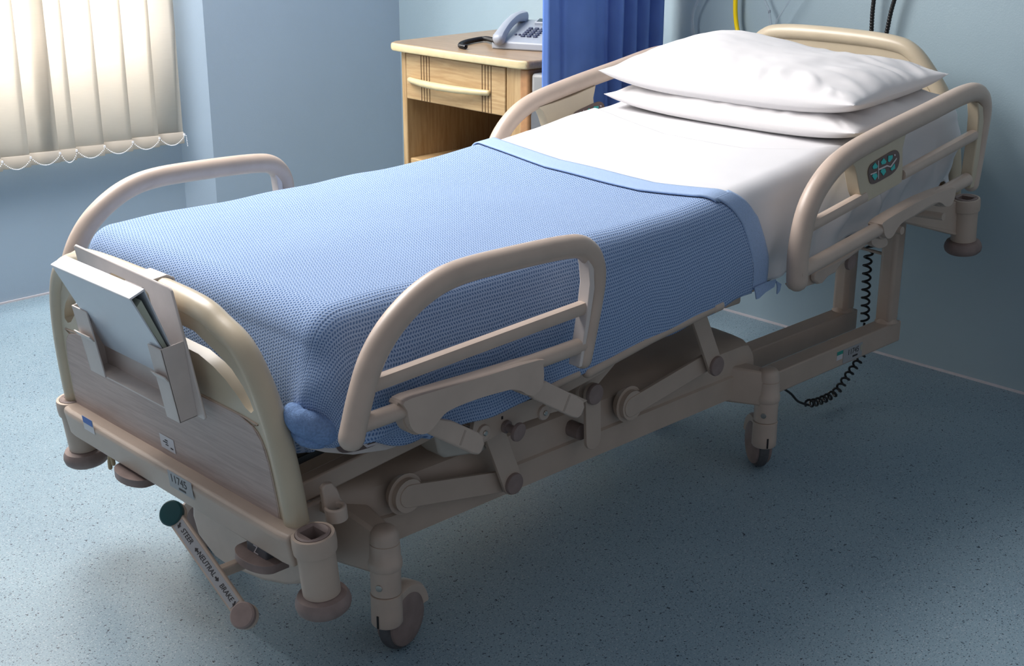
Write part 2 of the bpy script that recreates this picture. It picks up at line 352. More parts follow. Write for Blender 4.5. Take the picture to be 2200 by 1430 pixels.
# ------------------------------------------------------------------ vertical blind
bl = thing('vertical_blind', (1.9, 4.39, .47), 'cream vertical blind with white bead chain hanging in front of the window', 'blind')
edges = [2.539, 2.438, 2.332, 2.223, 2.118, 2.057, 1.952, 1.853] + [1.853 - .105 * k for k in range(1, 8)]
YF = 4.362
for i, xr in enumerate(edges):
    mb = MB(); vs = []; uvn = 7; zs = [.513, .9, 1.4, 2.3]
    for z in zs:
        for k in range(uvn):
            t = k / (uvn - 1); x = xr - .113 * (1 - t); y = YF + .034 * (1 - t) - .002 * sin(pi * t) + .002 * sin(z * 3 + i)
            vs.append((x, y, z))
    fs = [[j * uvn + k, j * uvn + k + 1, (j + 1) * uvn + k + 1, (j + 1) * uvn + k] for j in range(len(zs) - 1) for k in range(uvn - 1)]
    mb.add(vs, fs); s = mb.build('slat', SLAT, bl)
    sm = s.modifiers.new('thick', 'SOLIDIFY'); sm.thickness = .0008
    pk = MB(); pv = []
    for z in (.474, .478, .512, .516):
        d = .0035 if z in (.478, .512) else .001
        for k in range(uvn):
            t = k / (uvn - 1); x = xr - .113 * (1 - t); y = YF + .034 * (1 - t) - .002 * sin(pi * t); pv.append((x, y - d, z))
    nb = len(pv); pv += [(x, y + (.006 if 7 <= q < 21 else .002), z) for q, (x, y, z) in enumerate(pv)]
    pf = [[j * uvn + k, j * uvn + k + 1, (j + 1) * uvn + k + 1, (j + 1) * uvn + k] for j in range(3) for k in range(uvn - 1)]
    pf += [[nb + q for q in f][::-1] for f in pf]
    for k in range(uvn - 1): pf += [[k, k + 1, nb + k + 1, nb + k], [21 + k, 22 + k, nb + 22 + k, nb + 21 + k]]
    for j in range(3): pf += [[j * 7, j * 7 + 7, nb + j * 7 + 7, nb + j * 7], [j * 7 + 6, j * 7 + 13, nb + j * 7 + 13, nb + j * 7 + 6]]
    pk.add(pv, pf); pk.build('weight_pocket', SLATW, s)
BEAD = mat('white_beads', (.85, .85, .87), .4)
for i in range(len(edges) - 1):
    a = Vector((edges[i], YF - .006, .505)); b = Vector((edges[i + 1], YF - .006, .505)); mb = MB(); L = (a - b).length; sag = .03 if L > .08 else .034
    nb_ = int(L / .0056) + (4 if L > .08 else 7)
    for k in range(nb_):
        t = k / (nb_ - 1); p = a.lerp(b, t); p.z -= sag * (1 - (2 * t - 1) ** 2); p.y -= .004; mb.sphere(p, .0022, 6, 4)
    mb.box((edges[i], YF - .003, .507), (.006, .01, .008))
    mb.build('bead_chain', BEAD, bl)
mb = MB()
for k in range(7): mb.sphere((edges[0] + .006 + k * .0005, YF - .008, .502 - .0062 * k), .0022, 6, 4)
mb.build('bead_chain', BEAD, bl)
mb = MB(); mb.box2((.98, YW - .09, 2.3), (2.56, YW - .045, 2.34)); mb.build('head_rail', WHITEF, bl, bevel=.004)
for xb_ in (1.2, 2.3): mb = MB(); mb.box2((xb_, YW - .07, 2.31), (xb_ + .04, YW, 2.33)); mb.build('bracket', WHITEF, bl)

#SPLIT
# ------------------------------------------------------------------ bedside cabinet
cf = 3.0; cb = 3.535; cyn = 3.065; cyf = 3.665; zt = .862
cab = thing('bedside_cabinet', ((cf + cb) / 2, (cyn + cyf) / 2, 0), 'light oak bedside cabinet with a curved drawer handle and open shelf', 'cabinet')
tp = MB(); outl = [(cf - .03, cyf + .02), (cf - .035, cyf - .02), (cf - .037, (cyn + cyf) / 2), (cf - .03, cyn - .005), (cf - .015, cyn - .04), (cf + .08, cyn - .055), (cf + .3, cyn - .05), (cb + .03, cyn - .045), (cb + .03, cyf + .04), (cf, cyf + .04)]
tp.prism([(x, y, zt - .028) for x, y in outl], (0, 0, .028)); tp.build('cabinet_top', OAKT, cab, bevel=.009, seg=4)
tp = MB(); tp.prism([(x - (.002 if x < 3.2 else 0), y, zt - .027) for x, y in outl[:5]] + [(cf + .02, cyn - .03, zt - .027), (cf + .02, cyf + .03, zt - .027)], (0, 0, .0255)); tp.build('edge_moulding', OAKH, cab, bevel=.011, seg=4)
s1 = MB(); s1.box2((cf, cyf - .024, .04), (cb, cyf, zt - .028)); s1.build('side_panel', OAKZ, cab, bevel=.004)
s1 = MB(); s1.box2((cf, cyn, .04), (cf + .1, cyn + .075, zt - .028)); s1.build('corner_post', OAKZ, cab, bevel=.004)
s1 = MB(); s1.box2((cf - .004, cyn - .028, .04), (cf + .1, cyn + .012, zt - .028)); s1.build('corner_post', OAKR, cab, bevel=.009, seg=3)
s1 = MB(); s1.box2((cf + .1, cyn - .0, .04), (cb, cyn + .02, zt - .028)); s1.build('side_panel', OAKZ, cab, bevel=.003)
s1 = MB(); s1.box2((cb - .015, cyn + .095, .04), (cb, cyf - .024, zt - .028)); s1.build('back_panel', OAKZ, cab)
s1 = MB(); s1.box2((cf + .01, cyn + .02, .44), (cb - .015, cyf - .024, .462)); s1.build('shelf', OAKX, cab, bevel=.004)
s1 = MB(); s1.box2((cf + .03, cyn + .02, .04), (cb - .015, cyf - .024, .1)); s1.build('plinth', OAKX, cab, bevel=.004)
GROOVE = mat('dark_groove', (.13, .07, .03), .7)
def drawer(z0, z1):
    d = MB(); d.box2((cf - .002, cyn + .078, z0), (cf + .016, cyf - .028, z1)); dr = d.build('drawer', OAKX, cab, bevel=.003)
    d = MB(); d.box2((cf + .016, cyn + .1, z0 + .01), (cf + .45, cyf - .05, z0 + .02)); d.build('drawer_box', OAKX, dr)
    for yc in (cyf - .13, cyn + .165):
        for k in range(4): g = MB(); g.box((cf - .0025, yc - .021 + .014 * k, (z0 + z1) / 2), (.002, .0022, z1 - z0 - .004)); g.build('groove', GROOVE, dr)
    zc = z0 + (z1 - z0) * .42; yL, yR = cyf - .055, cyn + .155; pp = []; rr = []
    for k in range(21):
        t = k / 20; pp.append((cf - .008 - .034 * sin(pi * t) ** .8, yL + (yR - yL) * t, zc + .002)); rr.append(.0125 * (.75 + .25 * sin(pi * t)))
    h = MB(); h.tube(pp, rr, 14, round_=True); h.build('handle', OAKH, dr)
drawer(.672, .828); drawer(.11, .432)
for yy in (cyn + .03, cyf - .03):
    for xx in (cf + .05, cb - .05):
        c = MB(); c.sphere((xx, yy, .022), .022, 14, 10, (1, .5, 1)); c.cyl((xx, yy, .03), (xx, yy, .05), .006, 10); c.build('castor', BLACK, cab)

# grey moulded casing beyond the cabinet
gc = thing('grey_casing', (3.2, 2.98, 0), 'grey moulded plastic casing standing between the oak cabinet and blue curtain', 'plastic casing')
g = MB(); g.prism([(3.0, 2.958, 0.0), (2.995, 3.02, .0), (3.01, 3.03, .0), (3.5, 3.03, .0), (3.5, 2.958, .0)], (0, 0, .822)); g.build('shell', SILVER, gc, bevel=.02, seg=3)
g = MB(); g.prism([(2.990, 2.965, .3), (2.990, 3.012, .3), (2.990, 3.018, .69), (2.990, 3.008, .725), (2.990, 2.965, .735)], (.012, 0, 0)); g.build('recessed_panel', SILVER2, gc, bevel=.004)
g = MB(); g.prism([(2.988, 2.96, .03), (2.988, 3.02, .03), (2.988, 3.02, .16), (2.988, 2.96, .14)], (.02, 0, 0)); g.build('kick_plate', SILVER2, gc, bevel=.004)

# ------------------------------------------------------------------ telephone
pz = zt
ph = thing('telephone', (3.3, 3.33, pz), 'light grey corded desk telephone on the oak cabinet top', 'telephone')
A_ = P(1056, 97, z=pz + .012); ex = (P(1172, 104, z=pz + .012) - A_); ex.z = 0; ex.normalize(); ey = Vector((-ex.y, ex.x, 0))
if ey.dot(Vector((1, 0, 0))) < 0: ey = -ey
def PH(a, b, c): q = A_ + ex * a + ey * b; return Vector((q.x, q.y, pz + c))
bw, bd_ = .235, .22
g = MB(); g.prism([PH(0, 0, 0), PH(0, bd_, 0), PH(0, bd_, .072), PH(0, bd_ - .03, .078), PH(0, 0, .026)], ex * bw); g.build('phone_base', PHONE, ph, bevel=.006, seg=3)
sl = Vector(PH(0, bd_ - .03, .078) - PH(0, 0, .026)); sln = sl.normalized(); nn = ex.cross(sln); 
if nn.z < 0: nn = -nn
def PS(a, t): return PH(a, 0, .026) + sln * t
R_ = Matrix((ex, sln, nn)).transposed()
g = MB(); g.box(PS(.150, .172) + nn * .004, (.125, .035, .012), R_); g.build('display_housing', PHONE, ph, bevel=.003)
g = MB(); g.box(PS(.150, .172) + nn * .0105, (.108, .024, .002), R_); g.build('display', SCREEN, ph)
for r in range(5):
    for c_ in range(3):
        g = MB(); g.box(PS(.092 + c_ * .022, .05 + r * .0165) + nn * .003, (.015, .0095, .006), R_); g.build('key', KEYS, ph, bevel=.002)
for r in range(4):
    for c_ in range(2):
        g = MB(); g.box(PS(.172 + c_ * .03, .045 + r * .02) + nn * .0025, (.011, .008, .005), R_); g.build('key', KEYS, ph, bevel=.002)
for c_ in range(2): g = MB(); g.box(PS(.062 + c_ * .014, .06) + nn * .0025, (.008, .007, .005), R_); g.build('key', KEYS, ph, bevel=.002)
# handset
hp = [PS(.03, -.002) + nn * .010, PS(.03, .02) + nn * .018, PS(.03, .07) + nn * .028, PS(.03, .13) + nn * .029, PS(.03, .17) + nn * .020, PS(.03, .19) + nn * .012]
g = MB(); pp = spline(hp, 6); n_ = len(pp)
g.tube(pp, [.021 - .006 * sin(pi * i / (n_ - 1)) for i in range(n_)], 16, round_=True, sq=3)
g.build('handset', PHONE, ph)
# curly cord looping from the handset's lower end, over the desk
cp = spline([PS(.02, -.012) + nn * .006, P(1045, 83, z=pz + .012), P(1020, 86, z=pz + .010), P(996, 92, z=pz + .009), P(989, 98, z=pz + .009), P(1001, 101, z=pz + .009)], 10)
def coil(path, R, pitch, r, n=7, per=10, start=0):
    path = [Vector(p) for p in path]; cum = [0]
    for a, b in zip(path, path[1:]): cum.append(cum[-1] + (b - a).length)
    T = cum[-1]; N = int(T / pitch * per); out = []; prev = None; j = 0
    for i in range(N + 1):
        s_ = T * i / N
        while j < len(path) - 2 and cum[j + 1] < s_: j += 1
        t = (s_ - cum[j]) / max(cum[j + 1] - cum[j], 1e-9); p = path[j].lerp(path[j + 1], t); d = (path[j + 1] - path[j]).normalized()
        if prev is None: e1, _, _ = frame(d)
        else: e1 = (prev - d * prev.dot(d)).normalized()
        prev = e1; e2 = d.cross(e1); a = 2 * pi * s_ / pitch
        out.append(p + (e1 * cos(a) + e2 * sin(a)) * R)
    return out
g = MB(); g.tube(coil(cp, .0065, .0048, .0019), .0022, 6); g.build('curly_cord', BLACK, ph)

# ------------------------------------------------------------------ curtain
cu = MB(); vs = []; NA = 220; NZ = 26; zs = [.12 + (2.45 - .12) * k / NZ for k in range(NZ + 1)]
def curt(s_, z):
    # s_ 0..1 along the gathered cloth; front flat fold first, then tight pleats further back
    if s_ < .45:
        q = s_ / .45; x = 2.975 + .268 * q; y = 2.925 + .010 * sin(q * 2 * pi * 1.1 + 1.2) + .012 * exp(-((q - .24) / .03) ** 2)
        if q < .04: y += .02 * (1 - q / .04)
    else:
        q = (s_ - .45) / .55; x = 3.243 + .277 * q; y = 2.935 + .030 * sin(q * 2 * pi * 4.3 + .6)
        if q < .05: y = 2.925 + (y - 2.925) * q / .05
    y += .006 * nz(s_ * 14, z * 2.2, 3) + .003 * sin(z * 5 + s_ * 20)
    return (x + .006 * nz(s_ * 5, z * 1.6, 7), min(y, 2.953), z)
for z in zs:
    for i in range(NA + 1): vs.append(curt(i / NA, z))
cu.add(vs, [[j * (NA + 1) + i, j * (NA + 1) + i + 1, (j + 1) * (NA + 1) + i + 1, (j + 1) * (NA + 1) + i] for j in range(NZ) for i in range(NA)])
co = cu.build('curtain', CURT, angle=80); tag(co, 'royal blue curtain bunched in folds between the telephone and the bed', 'curtain')
k = co.modifiers.new('thick', 'SOLIDIFY'); k.thickness = .002

# ------------------------------------------------------------------ hoses behind the headboard
def hose(name, path, r, m, label, cat, group=None, ribs=False):
    g = MB(); pp = spline(path, 8)
    if ribs:
        q = []; R = []; tot = 0; last = pp[0]
        fine = []
        for a, b in zip(pp, pp[1:]):
            for k in range(6): fine.append(a.lerp(b, k / 6))
        cum = 0
        for i, p in enumerate(fine):
            if i: cum += (p - fine[i - 1]).length
            q.append(p); R.append(r * (1 + .10 * sin(2 * pi * cum / .0085)))
        # resample finely
        g.tube(q, R, 12)
    else: g.tube(pp, r, 12)
    o = g.build(name, m); tag(o, label, cat, group); return o
hx = XW - .03
hose('oxygen_hose', [(hx, 2.675, 1.5), (hx, 2.668, 1.2), P(1580, 0, x=hx), P(1582, 50, x=hx), P(1592, 110, x=hx - .01), (hx - .01, 2.60, .7), (hx - .01, 2.52, .5)], .0072, YELLOW, 'thick yellow hose hanging on the wall behind the headboard', 'hose')
hose('clear_tube', [(hx, 2.70, 1.25), (hx, 2.76, 1.12), P(1500, 0, x=hx), P(1489, 28, x=hx), P(1488, 60, x=hx), (hx, 2.8, .75)], .0045, CLEAR, 'clear plastic tube looping left of the yellow hose', 'tube')
hose('clear_tube', [(hx, 2.60, 1.3), (hx, 2.585, 1.12), P(1643, 0, x=hx), P(1653, 25, x=hx), P(1656, 50, x=hx), (hx + .012, 2.44, .6)], .0040, CLEAR, 'clear plastic tube curving just right of the yellow hose', 'tube')
hose('clear_tube', [(hx - .012, 2.36, 1.2), P(1700, -5, x=hx - .012), P(1678, 30, x=hx - .012), P(1665, 60, x=hx - .012), (hx - .012, 2.52, .8)], .0026, CLEAR, 'thin pale tube slanting down behind the headboard', 'tube')
hose('corrugated_hose', [(hx, 2.14, 1.4), P(1880, -20, x=hx), P(1872, 70, x=hx), P(1868, 130, x=hx), (hx, 2.18, .6)], .0062, BLACK, 'upright black ribbed hose behind the headboard, the left one', 'hose', ribs=True)
hose('corrugated_hose', [(hx, 2.0, 1.4), P(1928, -20, x=hx), P(1905, 70, x=hx), P(1892, 130, x=hx), (hx, 2.16, .6)], .0062, BLACK, 'slanting black ribbed hose behind the headboard, the right one', 'hose', ribs=True)

#SPLIT
# ------------------------------------------------------------------ hospital bed
bed = thing('hospital_bed', (2.2, YC, 0), 'beige adjustable hospital bed on castors with four raised side rails', 'bed')
# chassis moulding: long hump between the castors
ch = MB(); yn, yf = 1.85, 2.30; ymid = (yn + yf) / 2
prof = [(yn, .203), (yn, .258), (yn + .006, .262), (yn + .006, .268), (yn + .008, .30), (yn + .016, .322), (yn + .034, .334), (yn + .07, .339), (yn + .12, .342), (ymid, .344)]
prof = prof + [(2 * ymid - a, b) for a, b in prof[:-1][::-1]]
stn = [(1.27, .7, .62), (1.285, .85, .66), (1.36, .95, .78), (1.43, 1, .97), (1.46, 1, 1), (2.46, 1, 1), (2.585, 1, 1), (2.61, .93, 1), (2.622, .7, 1)]
vs = []
for x, k_, ws in stn:
    for a, b in prof:
        hgt = b if b < .26 else .26 + (b - .26) * k_; vs.append((x, ymid + (a - ymid) * ws, hgt))
n_ = len(prof); fs = [[j * n_ + i, j * n_ + i + 1, (j + 1) * n_ + i + 1, (j + 1) * n_ + i] for j in range(len(stn) - 1) for i in range(n_ - 1)]
fs += [[j * n_ + n_ - 1, j * n_, (j + 1) * n_, (j + 1) * n_ + n_ - 1] for j in range(len(stn) - 1)]
fs += [list(range(n_)), [(len(stn) - 1) * n_ + i for i in range(n_)][::-1]]
ch.add(vs, fs); chs = ch.build('chassis_cover', BEIGE, bed)
# arms from the chassis out to the castors
def arm(x0, y0, x1, y1, name='castor_arm', w0=.09, w1=.05, za=(.300, .195)):
    g = MB(); a = Vector((x0, y0, 0)); b = Vector((x1, y1, 0)); d = (b - a).normalized(); n = Vector((-d.y, d.x, 0)); sec = []
    for p, w_, zt_, zb in ((a, w0, za[0], za[1]), (a.lerp(b, .55), (w0 + w1) / 2, (za[0] + .272) / 2 - .006, za[1] / 2 + .0925), (b, w1, .272, .185)):
        for s_, z in ((-1, zb), (-1, zb + .06), (-.75, zt_), (.75, zt_), (1, zb + .06), (1, zb)): sec.append(p + n * w_ / 2 * s_ + Vector((0, 0, z)))
    fs = [[j * 6 + i, j * 6 + (i + 1) % 6, (j + 1) * 6 + (i + 1) % 6, (j + 1) * 6 + i] for j in range(2) for i in range(6)] + [[0, 1, 2, 3, 4, 5], [17, 16, 15, 14, 13, 12]]
    g.add(sec, fs); g.build(name, BEIGE, bed, bevel=.006)
arm(1.385, 2.02, 1.402, 1.80, w0=.10, za=(.338, .175)); arm(1.46, 2.24, 1.42, 2.37); arm(2.53, 1.93, 2.60, 1.80); arm(2.56, 2.24, 2.6, 2.37)
def castor(x, y, hd, brake=True):
    g = MB(); o = Vector((x, y, 0))
    g.lathe([(.002, .279), (.012, .279), (.020, .276), (.0255, .270), (.0275, .262), (.0285, .248), (.0275, .2475), (.0275, .2465), (.029, .246), (.030, .215), (.0315, .213), (.0325, .205), (.0325, .198), (.031, .194), (.0295, .193), (.0295, .192), (.029, .142)], o, (0, 0, 1), 40)
    st = g.build('castor_stem', BEIGE2, bed)
    h = Vector((cos(hd), sin(hd), 0)); n = Vector((-sin(hd), cos(hd), 0)); c = o + h * .046 + Vector((0, 0, .0625))
    g = MB(); g.lathe([(.029, .140), (.0305, .139), (.0305, .136), (.0300, .132), (.0305, .100), (.0305, .078), (.028, .074)], o, (0, 0, 1), 40)
    # hood over the wheel
    sec = []; M_ = 9; wv = [(-.021, 0), (-.0205, .004), (-.014, .0085), (.014, .0085), (.0205, .004), (.021, 0)]
    ang0, ang1 = radians(150), radians(8)
    for i in range(M_ + 5):
        a = ang0 + (ang1 - ang0) * i / (M_ + 4)
        for wy, dr in wv: sec.append(c + h * cos(a) * (.066 + dr) + Vector((0, 0, 1)) * sin(a) * (.066 + dr) + n * wy)
        for wy in (.018, -.018): sec.append(c + h * cos(a) * .052 + Vector((0, 0, 1)) * sin(a) * .052 + n * wy)
    K = 8; g.add(sec, [[j * K + i, j * K + (i + 1) % K, (j + 1) * K + (i + 1) % K, (j + 1) * K + i] for j in range(M_ + 4) for i in range(K)] + [list(range(K)), [(M_ + 4) * K + i for i in range(K)][::-1]])
    g.build('wheel_hood', BEIGE2, bed)
    g = MB(); g.box(o - h * .0 - h * .029 + Vector((0, 0, .09)), (.006, .004, .026), rotm(0, 0, hd)); g.build('slot', BLACK, bed)
    g = MB(); g.lathe([(.046, -.0125), (.056, -.0125), (.0605, -.010), (.0625, -.004), (.0625, .004), (.0605, .010), (.056, .0125), (.046, .0125)], c, n, 48); wh = g.build('wheel', RUBBER, bed)
    for s_ in (-1, 1):
        g = MB(); g.lathe([(.002, .0235), (.035, .0232), (.050, .0215), (.054, .018), (.055, .012), (.0545, .008)], c, n * s_, 40); g.build('wheel_cap', MAUVE, wh)
    bo = o - Vector((.72, -.69, 0)) * -.0 ; q = o + Vector((-.9, -.42, 0)).normalized() * .029 + Vector((0, 0, .163)); dq = Vector((-.9, -.42, .0))
    g = MB(); g.lathe([(.006, -.001), (.007, .001), (.0065, .002), (.004, .0022)], q, dq, 18); g.build('bolt', CHROME, bed)
castor(1.400, 1.797, radians(17)); castor(2.603, 1.797, radians(52)); castor(1.42, 2.37, radians(120)); castor(2.60, 2.37, radians(220))

# head-end towing bars and uprights
for yb in (1.855, 1.995):
    g = MB(); g.box2((2.60, yb - .026, .176), (3.275, yb + .026, .236)); g.build('base_beam', BEIGE, bed, bevel=.004)
    g = MB(); g.box2((3.212, yb - .024, .236), (3.262, yb + .024, .545)); g.build('upright_post', BEIGE, bed, bevel=.012, seg=3)
    g = MB(); g.lathe([(.032, 0), (.027, .008), (.0255, .012)], (3.237, yb, .236), (0, 0, 1), 24); g.build('weld_collar', BEIGE, bed)
g = MB(); g.cyl((3.235, 1.87, .425), (3.235, 1.985, .43), .0045, 10); g.build('cable_bar', BEIGE, bed)
# stickers on the beam
yb = 1.855 - .0264
c0 = P(1832, 755, y=yb); g = MB(); card(g, c0 - Vector((0, 0, .003)), (1, 0, 0), (0, 0, 1), .092, .040); lb = g.build('number_label', STICKG, bed)
text('11745', .022, c0 + Vector((.002, -.0006, .002)), (1, 0, 0), (0, 0, 1), 'label_number', INK, lb)
g = MB(); card(g, c0 + Vector((.012, -.0006, -.013)), (1, 0, 0), (0, 0, 1), .024, .005); g.build('label_print', INK, lb)
g = MB(); cc = c0 + Vector((.041, -.0006, .002)); g.prism([cc + Vector((-.005, 0, .008)), cc + Vector((.005, 0, .008)), cc + Vector((.005, 0, -.003)), cc + Vector((0, 0, -.011)), cc + Vector((-.005, 0, -.003))], (0, -.0004, 0)); g.build('label_crest', mat('pale_crest', (.45, .42, .33), .5), lb)
c1 = P(1804, 763, y=yb); g = MB(); card(g, c1, (1, 0, 0), (0, 0, 1), .028, .025); lg = g.build('green_label', STICKW, bed)
g = MB(); card(g, c1 + Vector((0, -.0006, .007)), (1, 0, 0), (0, 0, 1), .028, .010); g.build('label_band', STICKT, lg)

# coiled black cable
cpth = spline([(3.25, 1.93, .45), (3.238, 1.93, .40), (3.243, 1.93, .30), (3.252, 1.93, .215)], 8)
g = MB(); g.tube(coil(cpth, .0105, .024, .003, per=12), .0034, 8)
g.tube(spline([(3.25, 1.93, .21), (3.24, 1.93, .16), (3.2, 1.925, .12)], 6), .0034, 8)
g.tube(coil(spline([P(1852, 764, y=1.93), P(1822, 806, y=1.93), P(1795, 842, y=1.93), P(1758, 862, y=1.93), P(1735, 866, y=1.93)], 8), .0095, .0225, .003, per=12), .0034, 8)
g.tube(spline([P(1738, 870, y=1.93), P(1715, 862, y=1.93), P(1700, 846, y=1.93), P(1686, 836, y=1.93), P(1670, 826, y=1.93)], 6), .0034, 8, round_=True)
g.build('coiled_cable', BLACK, bed)

# lifting linkage near side, and its twin on the far side
def cap_bar(g, a, b, wd, th, y):
    """flat bar with round ends between (x,z) points a and b in the plane y, th towards +y"""
    a = Vector((a[0], y, a[1])); b = Vector((b[0], y, b[1])); d = (b - a).normalized(); n = Vector((-d.z, 0, d.x)); pl = []
    for i in range(13): t = -pi / 2 + pi * i / 12; pl.append(b + (d * cos(t) + n * sin(t)) * wd / 2)
    for i in range(13): t = pi / 2 + pi * i / 12; pl.append(a + (d * cos(t) + n * sin(t)) * wd / 2)
    g.prism(pl, (0, th, 0))
def disc(c, r, y, t=.010, nm='pivot_cap', m=MAUVE, par=None):
    g = MB(); g.lathe([(r * .7, t), (r * .93, t - .0012), (r, t - .004), (r, 0)], (c[0], y, c[1]), (0, -1, 0), 32); g.build(nm, m, par or bed)
def linkage(y, sgn):
    k = lambda d: y + sgn * d
    th = .008 * sgn
    g = MB(); cap_bar(g, (1.482, .305), (1.730, .254), .046, th, k(.018)); g.build('lift_arm', BEIGE, bed, bevel=.002)
    g = MB(); g.lathe([(.034, 0), (.034, .03)], (1.482, k(.02), .305), (0, sgn, 0), 28); g.lathe([(.042, .012), (.038, .022), (.034, .03)], (1.482, k(.02), .305), (0, sgn, 0), 28); g.build('pivot_boss', BEIGE, bed)
    g = MB(); cap_bar(g, (1.738, .254), (1.682, .395), .050, th, k(.0)); g.build('link_plate', BEIGE, bed, bevel=.002)
    disc((1.738, .254), .023, k(0), .008 * 1)
    g = MB(); cap_bar(g, (2.122, .306), (2.392, .345), .046, th, k(.018)); g.build('lift_arm', BEIGE, bed, bevel=.002)
    g = MB(); g.lathe([(.034, 0), (.034, .03)], (2.127, k(.02), .308), (0, sgn, 0), 28); g.lathe([(.042, .012), (.038, .022), (.034, .03)], (2.127, k(.02), .308), (0, sgn, 0), 28); g.build('pivot_boss', BEIGE, bed)
    g = MB(); cap_bar(g, (2.394, .338), (2.318, .485), .046, th, k(.0)); g.build('link_plate', BEIGE, bed, bevel=.002)
    disc((2.394, .338), .024, k(0), .008)
linkage(1.80, 1)
y_ = 1.80
g = MB(); cap_bar(g, (1.973, .385), (1.978, .278), .046, .008, y_); g.build('link_plate', BEIGE, bed, bevel=.002); disc((1.973, .385), .0235, y_)
g = MB(); cap_bar(g, (1.973, .385), (2.12, .475), .040, .008, y_ + .025); g.build('back_link', BEIGE, bed, bevel=.002)
g = MB(); g.cyl((1.967, 1.825, .290), (1.967, 1.86, .290), .018, 24); g.build('pivot_boss', MAUVE, bed)

# upper frame (tipped): side beams, cross rails
for yb in (1.84, 2.49):
    g = MB(TF); g.box2((.02, yb, -.008), (1.05, yb + .03, .032)); g.build('frame_beam', BEIGE, bed, bevel=.004)
    g = MB(TF); g.box2((1.05, yb, .0), (1.84, yb + .03, .045)); g.build('frame_beam', BEIGE, bed, bevel=.004)
for u_ in (.35, .8, 1.25, 1.7, 2.1):
    g = MB(TF); g.box2((u_, 1.85, -.002), (u_ + .04, 2.5, .028)); g.build('cross_rail', BEIGE, bed, bevel=.004)
for yk in (1.88, 2.43): g = MB(TF); g.box2((.05, yk, .045), (.9, yk + .02, .06)); g.build('calf_section_track', BLACK, bed, bevel=.002)
# deck under the mattress
def ztop(x): return lerp([(1.2, .733), (1.9, .735), (2.15, .742), (2.4, .760), (2.62, .785), (2.9, .815), (3.4, .865)], x)
def zbot(x): return lerp([(1.2, .555), (1.9, .52), (2.15, .53), (2.4, .535), (2.62, .560), (3.4, .655)], x)
for a, b in ((1.27, 1.68), (1.7, 2.03), (2.05, 2.36), (2.40, 3.2)):
    g = MB(); g.prism([(a, 1.775, zbot(a) - .038), (b, 1.775, zbot(b) - .038), (b, 1.775, zbot(b) - .012), (a, 1.775, zbot(a) - .012)], (0, .78, 0)); g.build('deck_panel', DGREY if a > 2.3 else BEIGE, bed, bevel=.004)
# supports between tipped frame and the deck
for u_, x_ in ((.25, 1.45), (.95, 2.1), (1.45, 2.6), (1.95, 3.1)):
    for yb in (1.86, 2.47): q = TF(u_, yb, .03); g = MB(); g.box2((q.x - .02, yb - .012, q.z - .01), (q.x + .02, yb + .012, zbot(q.x) - .03)); g.build('deck_strut', BEIGE, bed, bevel=.003)
# tube along the side under the thigh section
yt = 1.735
g = MB(); g.tube([P(1150, 846, y=yt), P(1197, 822, y=yt), P(1238, 803, y=yt)], .0095, 12, round_=True); g.build('side_tube', BEIGE, bed)
g = MB(); g.tube([P(1262, 800, y=yt), P(1400, 725, y=yt), P(1530, 662, y=yt)], .0115, 14, round_=True); g.build('side_tube', BEIGE, bed)
g = MB(); g.cyl(P(1528, 662, y=yt), P(1548, 653, y=yt), .0135, 16, .003); g.build('tube_cap', BEIGE2, bed)
g = MB(); q = P(1565, 642, y=1.80); g.box(q, (.06, .03, .03)); g.build('tube_bracket', BEIGE, bed, bevel=.006)
g = MB(); q = P(1610, 616, y=1.78); g.box(q, (.04, .03, .02)); g.build('tube_bracket', BEIGE, bed, bevel=.006)
for px_, py_ in ((1384, 727), (1449, 692)):
    q = P(px_, py_, y=yt); g = MB(); g.box(q, (.022, .016, .012)); g.build('tube_clip', BEIGE, bed, bevel=.003)
# tray and foot label strip under the calf section
g = MB(); pl = pts2([(650, 958), (660, 963), (700, 972), (760, 977), (830, 967), (900, 942), (925, 930), (905, 900), (800, 925), (700, 942), (655, 940)], y=1.765)
g.prism(pl, (0, .02, 0)); tr = g.build('calf_valance', PALEH, bed, bevel=.004)
g = MB(); q = pts2([(722, 955), (735, 938), (775, 925), (815, 918), (826, 930), (815, 950), (780, 965), (735, 972)], y=1.7635); g.prism(spline(q, 4, True), (0, -.0008, 0)); ic = g.build('icon_plate', PANELB, tr)
g = MB()
for pl in ([(742, 955), (772, 942), (790, 955), (822, 945), (822, 950), (788, 961), (770, 948), (744, 961)], [(738, 960), (750, 958), (748, 969)]): g.prism(pts2(pl, y=1.762), (0, -.0006, 0))
g.build('icon', ICONW, ic)
# milky plastic box under the rail
g = MB(); g.prism(pts2([(936, 938), (1018, 918), (1050, 965), (1012, 976), (957, 984), (945, 975)], y=1.82), (0, .06, 0)); g.build('plastic_tray', TRANSL, bed, bevel=.006)
